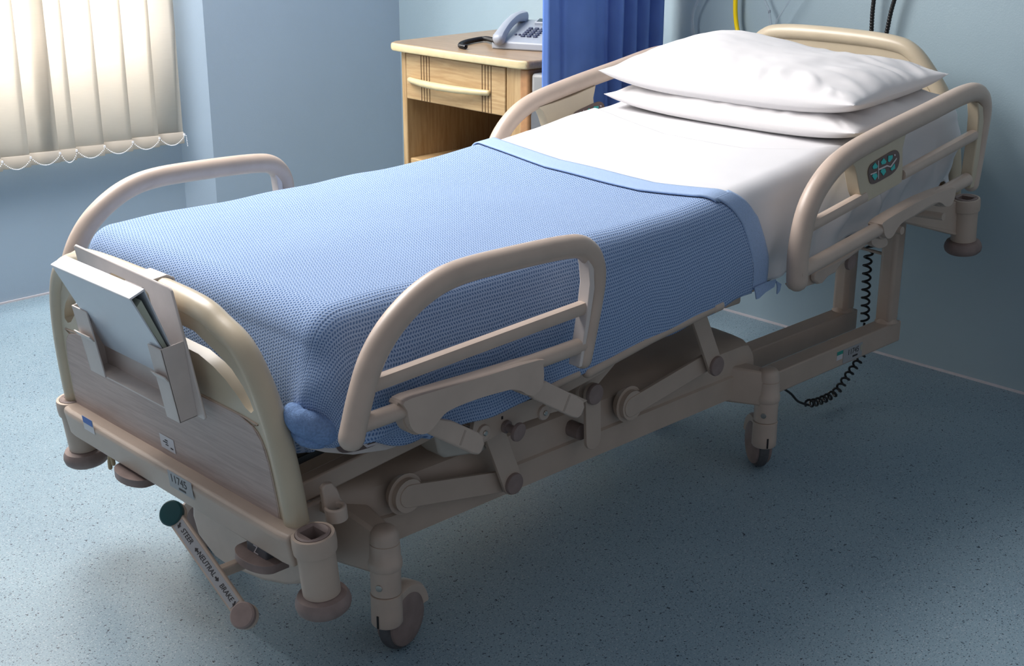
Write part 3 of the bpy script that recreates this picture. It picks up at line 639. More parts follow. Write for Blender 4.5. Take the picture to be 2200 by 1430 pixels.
# rail pivot plate
def plate(pl, y, t, name, m=BEIGE, bv=.002, sp=0, par=None):
    q = pts2(pl, y=y); q = spline(q, sp, True) if sp else q
    g = MB(); g.prism(q, (0, t, 0)); return g.build(name, m, par or bed, bevel=bv)
plate([(1019, 905), (1022, 897), (1100, 872), (1170, 848), (1200, 838), (1230, 845), (1262, 860), (1238, 875), (1190, 885), (1130, 905), (1085, 925), (1040, 950), (1005, 958), (1015, 930)], 1.755, .010, 'rail_pivot_plate')
for a, b in ((1038, 928), (1167, 885)):
    q = P(a, b, y=1.755); disc((q.x, q.z), .016, 1.755, .006, 'pivot_ring', BEIGE2); disc((q.x, q.z), .006, 1.750, .004, 'pivot_pin', CHROME)
q = P(1086, 915, y=1.755); g = MB(); g.lathe([(.013, 0), (.013, .006), (.008, .007), (.008, .022), (.011, .026), (.0185, .028), (.0195, .031), (.0185, .036), (.012, .037)], (q.x, 1.755, q.z), (.12, -1, -.12), 28); g.build('release_knob', MAUVE, bed)
g = MB(); g.box(P(1079, 897, y=1.7545), (.004, .001, .006)); g.build('slot', BLACK, bed)
plate([(1138, 880), (1170, 858), (1215, 845), (1300, 800), (1300, 770), (1180, 820)], 1.79, .012, 'frame_gusset')

# ------------------------------------------------------------------ side rails
def mir(y, far): return 2 * YC - y if far else y
def rail_foot(far):
    s = -1 if far else 1; Y = lambda y: mir(y, far)
    r = MB(); pth = spline([(1.232, Y(1.66), .552), (1.254, Y(1.66), .62), (1.281, Y(1.66), .679), (1.325, Y(1.66), .728), (1.392, Y(1.66), .768), (1.47, Y(1.66), .786), (1.60, Y(1.66), .786), (1.735, Y(1.66), .780), (1.785, Y(1.66), .768), (1.813, Y(1.66), .735), (1.819, Y(1.66), .69), (1.805, Y(1.66), .62), (1.786, Y(1.66), .548)], 6)
    n_ = len(pth); R = [.0225 if i < n_ * .7 else .0225 - .004 * min(1, (i - n_ * .7) / (n_ * .15)) for i in range(n_)]
    r.tube(pth, R, 18, round_=True); rr = r.build('side_rail', BEIGE2, bed)
    g = MB(); g.prism([(1.792, Y(1.66) - .014, .775), (1.800, Y(1.66) - .014, .735), (1.803, Y(1.66) - .014, .69), (1.79, Y(1.66) - .014, .62), (1.772, Y(1.66) - .014, .54), (1.763, Y(1.66) - .014, .54), (1.779, Y(1.66) - .014, .62), (1.790, Y(1.66) - .014, .70), (1.786, Y(1.66) - .014, .735), (1.775, Y(1.66) - .014, .768)], (0, .028, 0)); g.build('end_channel', PALEH, rr, bevel=.002)
    g = MB(); g.tube([(1.278, Y(1.662), .633), (1.789, Y(1.662), .652)], [.0125, .0125], 14, sq=3.5); g.build('middle_bar', BEIGE2, rr)
    g = MB(); g.tube([(1.245, Y(1.66), .570), (1.785, Y(1.66), .578)], .0155, 16); g.build('lower_bar', BEIGE2, rr)
    px = lambda a, b: (700 + a / 2.75, 480 + b / 2.75)
    out = [(466, 1052), (640, 992), (900, 915), (1262, 806), (1284, 835), (1290, 890), (1285, 945), (1262, 990), (1225, 1015), (1190, 1010), (1160, 992), (1120, 982), (1075, 985), (900, 1035), (760, 1090), (700, 1128), (650, 1190), (605, 1235), (560, 1245), (520, 1225), (495, 1180), (484, 1110)]
    pl = [P(*px(a, b), y=1.640) for a, b in out]
    pl = [Vector((p.x, Y(p.y), p.z)) for p in pl]; pl = spline(pl, 3, True)
    g = MB(); g.prism(pl, (0, .034 * s, 0)); g.build('hinge_cover', BEIGE2, rr, bevel=.006, seg=3)
    c = sum(pl, Vector((0, 0, 0))) / len(pl); pl2 = [c + (p - c) * 1.015 + Vector((0, .014 * s, -.004)) for p in pl]
    g = MB(); g.prism(pl2, (0, .022 * s, 0)); g.build('hinge_backing', BEIGE, rr, bevel=.002)
    for quad in ([(640, 1150), (760, 1170), (905, 1235), (940, 1262), (944, 1300), (928, 1345), (900, 1370), (865, 1362), (560, 1222), (540, 1160)], [(1240, 960), (1300, 930), (1490, 1025), (1525, 1050), (1532, 1085), (1515, 1130), (1485, 1152), (1450, 1142), (1235, 1040), (1190, 1000)]):
        q = [P(*px(a, b), y=1.668) for a, b in quad]; q = [Vector((p.x, Y(p.y), p.z)) for p in q]
        g = MB(); g.prism(q, (0, .016 * s, 0)); ar = g.build('swing_arm', BEIGE2, rr, bevel=.004)
    for quad in ([(822, 1218), (832, 1222), (800, 1312), (790, 1308)], [(1440, 1008), (1450, 1012), (1412, 1112), (1402, 1108)]):
        q = [P(*px(a, b), y=1.6675) for a, b in quad]; q = [Vector((p.x, Y(p.y), p.z)) for p in q]
        g = MB(); g.prism(q, (0, .002 * s, 0)); g.build('arm_seam', mat('arm_seam_beige', (.40, .32, .265), .7), ar)  # joint line in a beige darker than the arm
    for ca, cb2 in ((1029, 953), (1245, 878)): q = P(ca, cb2, y=1.68); g = MB(); g.cyl((q.x, Y(1.68), q.z), (q.x, Y(1.765), q.z), .010, 14); g.build('pivot_shaft', BEIGE, rr)
rail_foot(False); rail_foot(True)

def rail_head(far):
    s = -1 if far else 1; Y = lambda y: mir(y, far)
    pth = spline([(2.492, Y(1.66), .555), (2.490, Y(1.66), .63), (2.512, Y(1.66), .715), (2.565, Y(1.66), .775), (2.65, Y(1.66), .816), (2.80, Y(1.66), .845), (3.0, Y(1.66), .874), (3.16, Y(1.66), .897), (3.235, Y(1.66), .893), (3.272, Y(1.66), .855), (3.275, Y(1.66), .79), (3.268, Y(1.66), .72), (3.258, Y(1.66), .655)], 6)
    n_ = len(pth); r = MB(); r.tube(pth, [.0245 if i < n_ * .7 else .0245 - .005 * min(1, (i - n_ * .7) / (n_ * .15)) for i in range(n_)], 18, round_=True); rr = r.build('side_rail', BEIGE2, bed)
    g = MB(); g.prism([(x, Y(1.66) - .016, z) for x, z in ((3.215, .875), (3.245, .86), (3.258, .82), (3.255, .72), (3.245, .65), (3.225, .65), (3.228, .72), (3.232, .78), (3.228, .835))], (0, .032, 0)); g.build('end_channel', YBEIGE, rr, bevel=.003)
    px = lambda a, b: (1640 + a / 2.978, 160 + b / 2.978)
    def F(pl, y, sp=0):
        q = [P(*px(a, b), y=y) for a, b in pl]; q = [Vector((p.x, Y(p.y), p.z)) for p in q]; return spline(q, sp, True) if sp else q
    mid = F([(285, 975), (640, 780)], 1.655); mid2 = F([(880, 640), (1345, 385)], 1.655)
    g = MB(); g.tube(mid, .0130, 14, sq=3); g.tube(mid2, .0130, 14, sq=3); g.build('middle_bar', BEIGE2, rr)
    lo = F([(210, 1275), (1300, 670)], 1.655); g = MB(); g.tube([lo[0], lo[1]], .0175, 16); g.build('lower_bar', BEIGE2, rr)
    cv = F([(770, 945), (900, 865), (1050, 785), (1215, 725), (1232, 745), (1222, 800), (1200, 838), (1170, 845), (1140, 822), (1105, 820), (1060, 840), (960, 905), (900, 940), (860, 985), (830, 1035), (800, 1050), (778, 1025), (770, 980)], 1.636, 3)
    g = MB(); g.prism(cv, (0, .036 * s, 0)); g.build('hinge_cover', BEIGE2, rr, bevel=.006, seg=3)
    c = sum(cv, Vector((0, 0, 0))) / len(cv); g = MB(); g.prism([c + (p - c) * 1.02 + Vector((0, .015 * s, -.004)) for p in cv], (0, .022 * s, 0)); g.build('hinge_backing', BEIGE, rr, bevel=.002)
    # lower swing arm hanging below the rail
    a1 = F([(345, 1255), (480, 1190), (600, 1110), (690, 1045), (640, 1060), (600, 1135), (555, 1175), (500, 1210), (460, 1270), (420, 1290), (380, 1335), (350, 1342), (330, 1320), (330, 1280)], 1.70)
    g = MB(); g.prism(a1, (0, .014 * s, 0)); g.build('swing_arm', BEIGE2, rr, bevel=.004)
    a2 = F([(165, 1345), (235, 1290), (420, 1215), (560, 1130), (700, 1040), (700, 1060), (560, 1165), (400, 1300), (330, 1340), (230, 1372), (190, 1378)], 1.715)
    g = MB(); g.prism(a2, (0, .014 * s, 0)); g.build('under_bracket', BEIGE2, rr, bevel=.004)
    a3 = F([(700, 1050), (760, 1030), (795, 1060), (790, 1095), (745, 1112), (700, 1090)], 1.70, 3)
    g = MB(); g.prism(a3, (0, .02 * s, 0)); g.build('pivot_block', BEIGE2, rr, bevel=.004)
    if not far:
        q = P(1824, 562, y=1.76); disc((q.x, q.z), .02, 1.76, .01, 'pivot_cap', MAUVE, rr)
    for xa in (2.95, 3.15): g = MB(); g.cyl((xa, Y(1.67), .585), (xa, Y(1.86), .575), .010, 14); g.build('pivot_shaft', BEIGE, rr)
    # control pod hanging from the top tube
    pod = F([(560, 560), (650, 520), (780, 455), (915, 375), (905, 420), (893, 470), (892, 560), (893, 640), (888, 685), (860, 705), (760, 760), (670, 812), (650, 818), (636, 800), (620, 760), (608, 700), (598, 640), (585, 590)], 1.648)
    g = MB(); g.prism(pod, (0, .034 * s, 0)); pd = g.build('control_pod', YBEIGE, rr, bevel=.006, seg=3)
    yk, kd = (1.6825, -1) if far else (1.6475, 1)       # the far rail's keypad is the one on its patient side
    yb2 = yk - .002 * kd
    oval = F([(672, 660), (668, 620), (682, 580), (712, 555), (760, 525), (810, 495), (838, 483), (858, 490), (868, 515), (866, 560), (852, 600), (820, 635), (770, 665), (720, 692), (695, 700), (680, 690)], yk, 4)
    g = MB(); g.prism(oval, (0, -.0015 * s * kd, 0)); ov = g.build('keypad', PANELB, pd)
    def dia(c, w_, h_, up=1):
        return [(c[0], c[1] - h_ * up), (c[0] + w_, c[1] + .15 * h_ * up - w_ * .15), (c[0] + w_ * .6, c[1] + h_ * up - w_ * .3), (c[0] - w_ * .7, c[1] + h_ * up), (c[0] - w_, c[1] + .25 * h_ * up)]
    for c, up in (((714, 584), 1), ((768, 555), 1), ((766, 626), -1), ((712, 656), -1)):
        g = MB(); g.prism(F(dia(c, 17, 20, up), yb2), (0, -.0012 * s * kd, 0)); g.build('button', ICONT, ov)
    for q in ([(798, 520), (826, 515), (824, 535), (806, 560), (796, 555)], [(838, 570), (841, 600), (820, 614), (812, 605)]):
        g = MB(); g.prism(F(q, yb2), (0, -.0012 * s * kd, 0)); g.build('button', ICONT, ov)
    g = MB()
    for q in ([(738, 602), (790, 578), (812, 585), (850, 532), (854, 538), (816, 594), (790, 588), (740, 612)], [(684, 636), (724, 620), (725, 626), (686, 643)], [(733, 552), (737, 550), (737, 666), (733, 668)], [(834, 512), (842, 508), (846, 516), (839, 522)]):
        g.prism(F(q, yb2), (0, -.0008 * s * kd, 0))
    g.build('icon', ICONW, ov)
rail_head(False); rail_head(True)

#SPLIT
# ------------------------------------------------------------------ foot and head boards (on the tipped frame)
def board(uc, yc, hw, top, lam, nm, u_out):
    """outline in (y,w), symmetric about yc; uc = centre plane of the board, u_out = direction of its outer face"""
    half = [(hw, -.045), (hw - .002, .05), (hw - .010, .13), (hw - .024, .20), (hw - .048, .262), (hw - .085, .312), (hw - .140, top - .025), (hw - .21, top - .005), (0, top)]
    L = [(yc + a, b) for a, b in half]; Rr = [(yc - a, b) for a, b in half[:-1][::-1]]
    path = spline([(uc, a, b) for a, b in (L + Rr)], 5)
    g = MB(TF); g.tube(path, .0225, 18, round_=False); root = g.build(nm, YBEIGE, bed)
    inner = [(uc - .012, a, b) for a, b in [(yc + p[0] * (1 - .018 / max(p[0], .05)) if p[0] > .05 else yc, p[1] - .006) for p in half] + [(yc - p[0] * (1 - .018 / max(p[0], .05)), p[1] - .006) for p in half[:-1][::-1] if p[0] > .05]]
    # hand slot that follows the arch
    t2 = top - .050
    sl_out = [(.348, .204), (.341, .222), (.326, .243), (.298, .268), (.255, .288), (.19, t2), (0, t2 + .004)]
    sl_in = [(0, t2 - .040), (.19, t2 - .044), (.235, .256), (.27, .240), (.300, .220), (.322, .201), (.338, .196)]
    sc_ = hw / .41
    hl = [(uc - .012, yc + a * sc_, b) for a, b in sl_out] + [(uc - .012, yc - a * sc_, b) for a, b in sl_out[:-1][::-1]] + [(uc - .012, yc - a * sc_, b) for a, b in sl_in[::-1]] + [(uc - .012, yc + a * sc_, b) for a, b in sl_in[1:]]
    g = MB(TF); g.prism(inner, (.024, 0, 0), holes=[hl]); g.build('board_panel', YBEIGE, root)
    # laminate inset
    lm = [(-.375, -.028), (-.362, -.040), (.362, -.040), (.375, -.028), (.378, .03), (.372, .11), (.360, .15), (.338, .172), (.30, .182), (-.30, .182), (-.338, .172), (-.360, .15), (-.372, .11), (-.378, .03)]
    lm = [(a * sc_, b) for a, b in lm]
    uo = uc + u_out * .0125
    g = MB(TF); g.prism([(uo, yc + a, b) for a, b in lm], (u_out * .0025, 0, 0)); g.build('laminate_panel', lam, root, bevel=.001)
    g = MB(TF); g.tube(spline([(uo, yc + a, b) for a, b in lm], 2, True), .0018, 6, closed=True); g.build('laminate_rim', OAKR if lam is LAMIN2 else BEIGE, root)
    return root
fb = board(.0, 2.19, .405, .362, LAMIN, 'footboard', -1)
hb = board(2.205, 2.165, .385, .393, LAMIN2, 'headboard', -1)
# white asset sticker on the laminate
eyb = Vector((0, -1, 0)); ewb = Vector((-sin(TH), 0, cos(TH)))
q = P(360, 952, u=-.0156); g = MB(); card(g, q, eyb, ewb, .052, .030); st = g.build('asset_sticker', STICKW, fb)
g = MB()
for dy, dw, a, b in ((-.002, .006, .010, .0022), (-.007, .001, .016, .0022), (-.002, -.004, .010, .002), (.015, -.007, .009, .0028)): card(g, q + eyb * dy + ewb * dw + Vector((-.0006, 0, 0)), eyb, ewb, a, b)
g.build('sticker_print', INK, st)

def crossbar(u0, yn_, yf_, foot=True):
    g = MB(TF); s_ = -1 if foot else 1
    sec = [(-.030 * 1, -.062), (-.034, -.02), (-.036, -.006), (-.030, .002), (.030, .002), (.034, -.01), (.030, -.062)]
    ys = [yn_ + .02, yn_ + .05, yn_ + .1, yf_ - .1, yf_ - .05, yf_ - .02]; vs = []
    for i, y in enumerate(ys):
        k = .9 if i in (0, 5) else 1
        for a, b in sec: vs.append((u0 - s_ * a * k * -1 if not foot else u0 + a * k, y, b))
    n_ = len(sec); g.add(vs, [[j * n_ + i, j * n_ + (i + 1) % n_, (j + 1) * n_ + (i + 1) % n_, (j + 1) * n_ + i] for j in range(len(ys) - 1) for i in range(n_)] + [list(range(n_)), [(len(ys) - 1) * n_ + i for i in range(n_)][::-1]])
    cb_ = g.build('end_crossbar', BEIGE, bed, bevel=.005, seg=3)
    return cb_
xb = crossbar(-.012, 1.735, 2.59)
g = MB(TF); g.box2((2.13, 1.78, -.05), (2.165, 2.55, .0)); g.build('end_crossbar', BEIGE, bed, bevel=.005)
def bumper(u, y, base):
    g = MB(TF); n = 36
    g.lathe([(.0335, -.118), (.034, -.05), (.0345, -.034), (.0385, -.032), (.0395, -.020), (.0390, -.004), (.0375, .001), (.032, .0015), (.030, -.004), (.029, -.012)], (u, y, 0), (0, 0, 1), n, caps=False)
    b = g.build('bumper_cup', BEIGE, bed, angle=50)
    # square-holed insert
    g = MB(TF); k = 24; vs = []
    ring = [(cos(2 * pi * i / k), sin(2 * pi * i / k)) for i in range(k)]
    def sqr(c, s_, h): 
        m_ = max(abs(c), abs(s_)); return (c / m_ * h * .78, s_ / m_ * h)
    for (R, z) in ((.029, -.006), (.031, .002), (.027, .004)): vs += [(u + c * R, y + s_ * R, z) for c, s_ in ring]
    for (h, z) in ((.0185, .001), (.0165, -.05)): vs += [(u + sqr(c, s_, h)[0], y + sqr(c, s_, h)[1], z) for c, s_ in ring]
    g.add(vs, [[j * k + i, j * k + (i + 1) % k, (j + 1) * k + (i + 1) % k, (j + 1) * k + i] for j in range(4) for i in range(k)] + [[4 * k + i for i in range(k)]]); g.build('socket_insert', MAUVE, b, angle=40)
    g = MB(TF); g.lathe([(.020, -.118), (.036, -.119), (.044, -.122), (.0485, -.130), (.050, -.138), (.048, -.147), (.042, -.153), (.02, -.155)], (u, y, 0), (0, 0, 1), n); g.build('bumper_disc', MAUVE, b)
bumper(-.004, 1.733, 0); bumper(-.004, 2.595, 0); bumper(2.17, 1.722, 0); bumper(2.17, 2.60, 0)
for yy, s_ in ((1.722, 1), (2.60, -1)):
    g = MB(TF); g.prism([(1.96, yy + s_ * .06, -.02), (2.13, yy, -.095), (2.155, yy, -.095), (2.155, yy, -.005), (1.96, yy + s_ * .06, .035)], (0, s_ * .035, 0)); g.build('bumper_arm', BEIGE, bed, bevel=.006)
# stickers on the foot crossbar
cn = Vector((-cos(TH), 0, -sin(TH)))
q = P(388, 1040, u=-.0478); g = MB(); card(g, q, eyb, ewb, .085, .036); lb = g.build('number_label', STICKG, xb)
text('11745', .024, q - Vector((.0006, 0, 0)) - eyb * .006 + ewb * .003, eyb, ewb, 'label_number', INK, lb)
g = MB(); card(g, q - Vector((.0006, 0, 0)) + eyb * .004 - ewb * .012, eyb, ewb, .024, .004); g.build('label_print', INK, lb)
q = P(190, 912, u=-.0475); g = MB(); card(g, q, eyb, ewb, .045, .032); lb = g.build('blue_label', STICKW, xb)
g = MB(); card(g, q - Vector((.0006, 0, 0)) + ewb * .008, eyb, ewb, .040, .015); g.build('label_band', STICKB, lb)
# control handles under the crossbar
def control(px, py, px2):
    c = P(px, py + 17, x=1.172); g = MB()
    pl = []
    for i in range(17): t = pi * i / 16; pl.append((c.x - .03 * sin(t), c.y + .056 * cos(t), c.z))
    pl += [(c.x + .03, c.y - .056, c.z), (c.x + .03, c.y + .056, c.z)]
    g.prism(pl, (0, 0, .016)); h = g.build('control_handle', MAUVE, bed, bevel=.007, seg=4)
    g = MB(); g.box((c.x + .014, c.y, c.z + .028), (.03, .062, .030)); pk_ = g.build('handle_mount', DGREY, h, bevel=.003)
    q = Vector((c.x - .0018, c.y, c.z + .025)); ztxt = text('Z', .024, q, (0, -1, 0), (0, 0, 1), 'handle_mark', ICONW, pk_)
control(288, 1010, 0); control(553, 1190, 0)
# hanging tag clip
c = P(238, 985, x=1.17); g = MB(); g.tube([c + Vector((0, 0, .055)), c + Vector((0, 0, .018))], .0008, 6); g.tube([c + Vector((0, 0, .03)), c + Vector((0, 0, .014))], .002, 8)
g.build('hanging_wire', DGREY, bed)
g = MB(); g.tube(spline([c + Vector((0, .006, -.022)), c + Vector((0, .006, -.006)), c + Vector((0, .001, .010)), c + Vector((0, -.007, .004)), c + Vector((0, -.010, -.008))], 5), .0045, 10, round_=True); g.build('hanging_clip', mat('tan_plastic', (.40, .30, .17), .5), bed)
# curved cover behind the pedals
sh = pts2([(411, 1060), (412, 1105), (425, 1150), (455, 1190), (500, 1222), (560, 1247), (610, 1257), (640, 1256), (655, 1250), (655, 1085)], x=1.245)
g = MB(); g.prism(sh, (.06, 0, 0)); g.build('pedal_cover', BEIGE2, bed, bevel=.012, seg=3)
# brake pedal
a = P(371, 1103, x=1.10); b = P(524, 1322, x=1.10); d = (b - a).normalized(); nrm = Vector((-.75, -.34, .63)); nrm = (nrm - d * nrm.dot(d)).normalized(); wv_ = nrm.cross(d)
Rb = Matrix((d, wv_, nrm)).transposed(); Lb = (b - a).length
g = MB(); g.box((a + b) / 2, (Lb, .030, .012), Rb); bp_ = g.build('brake_pedal', BEIGE, bed, bevel=.003)
g = MB(); g.box((a + b) / 2 + nrm * .0062, (Lb - .05, .021, .0006), Rb); g.build('pedal_label', STICKG, bp_)
for c, m_, nm in ((a, TEAL, 'pedal_pad'), (b, MAUVE, 'pedal_pad')):
    g = MB(); g.lathe([(.023, -.012), (.0235, -.002)], c, nrm, 32); g.build('pedal_boss', BEIGE, bp_)
    g = MB(); g.lathe([(.0225, -.003), (.024, .001), (.0238, .007), (.021, .0095), (.012, .0105)], c, nrm, 32); o_ = g.build(nm, m_, bp_); o_['label'] = 'dark green pad' if m_ is TEAL else 'mauve pad'
up = wv_ if wv_.z > 0 else -wv_; 
ty = nrm.cross(d)
for s_, t in (('STEER', .235), ('NEUTRAL', .51), ('BRAKE', .785)): text(s_, .0130, a + d * Lb * t + nrm * .0068, d, ty, 'pedal_lettering', INK, bp_, ital=.15)
def arrow(t, dr, sz=.010):
    c = a + d * Lb * t + nrm * .0068; e = dr.normalized(); f_ = nrm.cross(e); g = MB()
    g.prism([c + e * sz * .6, c + f_ * sz * .42, c + f_ * sz * .15, c - e * sz * .5 + f_ * sz * .15, c - e * sz * .5 - f_ * sz * .15, c - f_ * sz * .15, c - f_ * sz * .42], nrm * .0003); g.build('pedal_arrow', INK, bp_)
arrow(.125, d * .6 - ty); arrow(.375, -d); arrow(.655, d); arrow(.895, d * .6 - ty)
g = MB(); m1 = a.lerp(b, .55) - nrm * .014; g.box2((m1.x, m1.y - .012, m1.z - .016), (1.32, m1.y + .006, m1.z + .004)); g.build('pedal_shaft', BEIGE, bed, bevel=.003)
# hook bracket near the foot corner
g = MB(); pl = pts2([(692, 1050), (700, 1040), (716, 1037), (726, 1050), (733, 1068), (745, 1085), (748, 1112), (735, 1115), (700, 1100), (697, 1080)], y=1.775)
g.prism(pl, (0, .012, 0)); q = P(722, 1098, y=1.765); g.lathe([(.020, -.014), (.020, .012), (.013, .012), (.012, .0)], q, TF(0, 0, 1) - TF(0, 0, 0), 24, caps=False); g.build('drip_hook', BEIGE2, bed, bevel=.003)
g = MB(); q = P(722, 1098, y=1.79); g.box2((q.x - .01, 1.78, q.z - .01), (q.x + .01, 1.86, q.z + .01)); g.build('hook_stem', BEIGE, bed, bevel=.002)

#SPLIT
# ------------------------------------------------------------------ mattress, sheets, blanket
x0m, x1m, y0m, y1m = 1.262, 3.345, 1.755, 2.575
g = MB(); n_ = 14; vs = []
for i in range(n_ + 1):
    x = x0m + .01 + (x1m - x0m - .055) * i / n_; t, b = ztop(x) - .012, zbot(x) - .008
    for y, z in ((y0m + .05, t), (y1m - .05, t), (y1m - .02, t - .03), (y1m - .02, b), (y0m + .02, b), (y0m + .02, t - .03)): vs.append((x, y, z))
g.add(vs, [[j * 6 + i, j * 6 + (i + 1) % 6, (j + 1) * 6 + (i + 1) % 6, (j + 1) * 6 + i] for j in range(n_) for i in range(6)] + [list(range(6)), [n_ * 6 + i for i in range(6)][::-1]])
mo = g.build('mattress', MATT, bevel=.006); tag(mo, 'dark covered mattress on the bed under the white sheets', 'mattress')

def drape(px, py, x0, x1, y0, y1, r, off, foot=True, head=False):
    """flat cloth point -> point draped over the mattress; returns pos, normal, hang"""
    cx_ = max(x0 + r, px) if foot else px
    if head: cx_ = min(cx_, x1 - r)
    cy_ = min(max(py, y0 + r), y1 - r)
    v = Vector((px - cx_, py - cy_)); d = v.length; zt_ = ztop(cx_) + off
    if d < 1e-6: return Vector((px, py, zt_)), Vector((0, 0, 1)), 0
    n = v / d; q = r * pi / 2
    if d < q: a = d / r; return Vector((cx_ + n.x * r * sin(a), cy_ + n.y * r * sin(a), zt_ - r * (1 - cos(a)))), Vector((n.x * sin(a), n.y * sin(a), cos(a))), 0
    return Vector((cx_ + n.x * r, cy_ + n.y * r, zt_ - r - (d - q))), Vector((n.x, n.y, 0)), d - q

def blanket_end(b):   # flat x where the blanket's hem lies, by flat y
    return lerp([(1.45, 2.475), (1.55, 2.462), (1.66, 2.43), (1.74, 2.375), (1.80, 2.345), (1.94, 2.318), (2.245, 2.328), (2.5, 2.375), (2.62, 2.402), (2.9, 2.42)], b)
HW = .052
def blanket_grid(fa, na, nb, off):
    b0, b1 = 1.475, 2.86; vs = []; uv = []
    for j in range(nb + 1):
        for i in range(na + 1):
            vb = j / nb; b = b0 + (b1 - b0) * vb
            a = fa(i / na, b)
            # bottom edge profile on the near side
            hangmax = lerp([(1.0, .20), (1.25, .21), (1.38, .205), (1.5, .188), (1.7, .190), (1.85, .176), (2.0, .164), (2.15, .156), (2.35, .150), (2.5, .158)], a)
            if b < y0m: 
                q = (y0m - b) / (y0m - b0); b_ = y0m + .02 - q * (hangmax + .0785 + .02)
            else: b_ = b
            p, n, h = drape(a, b_, x0m - .018, 9, y0m - .016, y1m + .016, .058, off)
            bulge = .016 * sin(min(h / .2, 1) * pi * .9) + .005 * nz(p.x * 6, h * 4, 2)
            wg = min(max((1.46 - a) / .16, 0), 1) * min(max((1.83 - b_) / .08, 0), 1)
            if wg > 0 and h > 0:
                # gathered corner tucked behind the footboard post
                wg = wg * wg * (3 - 2 * wg); k = min(h / .1, 1) * wg
                bulge += k * (.014 * sin(min(h / .2, 1) * pi) + .018 * nz(p.x * 11, p.y * 11, h * 10) + .006 * sin(h * 70 + a * 30)) - wg * .004 * k - max(0, h - .17) * .35
                p.z += max(0, h - .175) * .85 * wg
            p += n * bulge
            p.z += .0035 * nz(p.x * 5, p.y * 5, 1) * (1 if h == 0 else .3) - .012 * exp(-((p.x - 2.16) / .16) ** 2) * exp(-((p.y - 2.1) / .35) ** 2)
            if h > 0 and b_ < 2: p.z += .010 * nz(p.x * 9, 3, 5) * min(h / .1, 1)
            vs.append(p); uv.append((a, b_))
    fs = [[j * (na + 1) + i, j * (na + 1) + i + 1, (j + 1) * (na + 1) + i + 1, (j + 1) * (na + 1) + i] for j in range(nb) for i in range(na)]
    return vs, fs, uv
A0 = 1.00
vs, fs, uv = blanket_grid(lambda t, b: A0 + (blanket_end(b) - HW - A0) * t, 230, 230, .004)
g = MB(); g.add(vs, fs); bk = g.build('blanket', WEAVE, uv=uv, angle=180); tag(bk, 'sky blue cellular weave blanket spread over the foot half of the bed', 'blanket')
k = bk.modifiers.new('thick', 'SOLIDIFY'); k.thickness = .004; k.offset = 1
vs, fs, uv = blanket_grid(lambda t, b: blanket_end(b) - HW - .004 + (HW + .004) * t, 8, 230, .011)
g = MB(); g.add(vs, fs); hm = g.build('hem_band', HEM, bk, uv=uv, angle=180); k = hm.modifiers.new('thick', 'SOLIDIFY'); k.thickness = .004; k.offset = 1
hm['label'] = 'smooth woven blue edge binding'
# frayed tails of the binding below the side
g = MB()
for pl in ([(1622, 618), (1648, 606), (1668, 600), (1664, 616), (1645, 628), (1632, 640), (1626, 643), (1624, 630)], [(1668, 603), (1679, 610), (1676, 624), (1670, 632), (1671, 616)]):
    g.prism(pts2(pl, y=1.722), (0, .003, 0))
g.build('loose_tail', HEM, bk)

# the smooth underside rolled up where the foot corner is tucked in
g = MB(); pp = spline([P(628, 884, y=1.795), P(640, 902, y=1.775), P(664, 914, y=1.762), P(702, 920, y=1.756), P(742, 917, y=1.758), P(780, 908, y=1.768)], 8)
pp = [p + Vector((0, 0, .006 * nz(p.x * 30, 2))) for p in pp]; n_ = len(pp)
g.tube(pp, [.012 + .014 * sin(pi * (i + 1) / (n_ + 1)) ** .6 + .003 * nz(i * .2, 5) for i in range(n_)], 20, round_=True)
pp = spline([P(634, 930, y=1.785), P(655, 938, y=1.772), P(685, 943, y=1.766), P(720, 940, y=1.766)], 8); n_ = len(pp)
g.tube(pp, [.008 + .010 * sin(pi * (i + 1) / (n_ + 1)) for i in range(n_)], 16, round_=True)
g.build('tucked_corner', mat('blue_blanket_underside', (.22, .345, .60), .9, var=.22, vscale=260, bump=.6, bscale=500, spec=.1), bk)

def sheet_grid(fa, b0, b1, na, nb, off, hangf, foot, head, y0, y1, r, wr):
    vs = []
    for j in range(nb + 1):
        for i in range(na + 1):
            b = b0 + (b1 - b0) * j / nb; a = fa(i / na, b)
            hm_ = hangf(a)
            if b < y0: b_ = y0 - (y0 - b) / (y0 - b0) * (hm_ + r * .57)
            elif b > y1: b_ = y1 + (b - y1) / (b1 - y1) * (.12)
            else: b_ = b
            p, n, h = drape(a, b_, 0, x1m + .012, y0, y1, r, off, foot, head)
            side = min(h / .06, 1)
            w_ = wr * (.6 * nz(p.x * 7 + p.y * 3, p.y * 4, off * 99) + .5 * nz(p.x * 16, p.y * 12 + p.z * 6, 4))
            w_ += side * min(max((p.x - 2.40) / .12, .15), 1) * (.010 * sin((p.x * 40 + h * 30) + 4 * nz(p.x * 5, h * 5, 1)) * (.5 + nz(p.x * 3, h * 3, 6)) + .016 * nz(p.x * 14 + h * 9, h * 10 - p.x * 6, 8))
            p += n * (w_ + .010 * sin(min(h / .15, 1) * pi))
            p.z -= .012 * exp(-((p.x - 2.16) / .16) ** 2) * exp(-((p.y - 2.1) / .35) ** 2)
            vs.append(p)
    return vs, [[j * (na + 1) + i, j * (na + 1) + i + 1, (j + 1) * (na + 1) + i + 1, (j + 1) * (na + 1) + i] for j in range(nb) for i in range(na)]
hang_s = lambda x: ztop(x) - zbot(x) - .048
vs, fs = sheet_grid(lambda t, b: 2.30 + (3.50 - 2.30) * t, 1.55, 2.78, 150, 170, -.004, hang_s, False, True, y0m - .004, y1m + .004, .05, .0025)
g = MB(); g.add(vs, fs); o = g.build('fitted_sheet', COTTON, angle=180); tag(o, 'white fitted sheet tucked round the head end of the mattress, under the pillows', 'bed sheet')
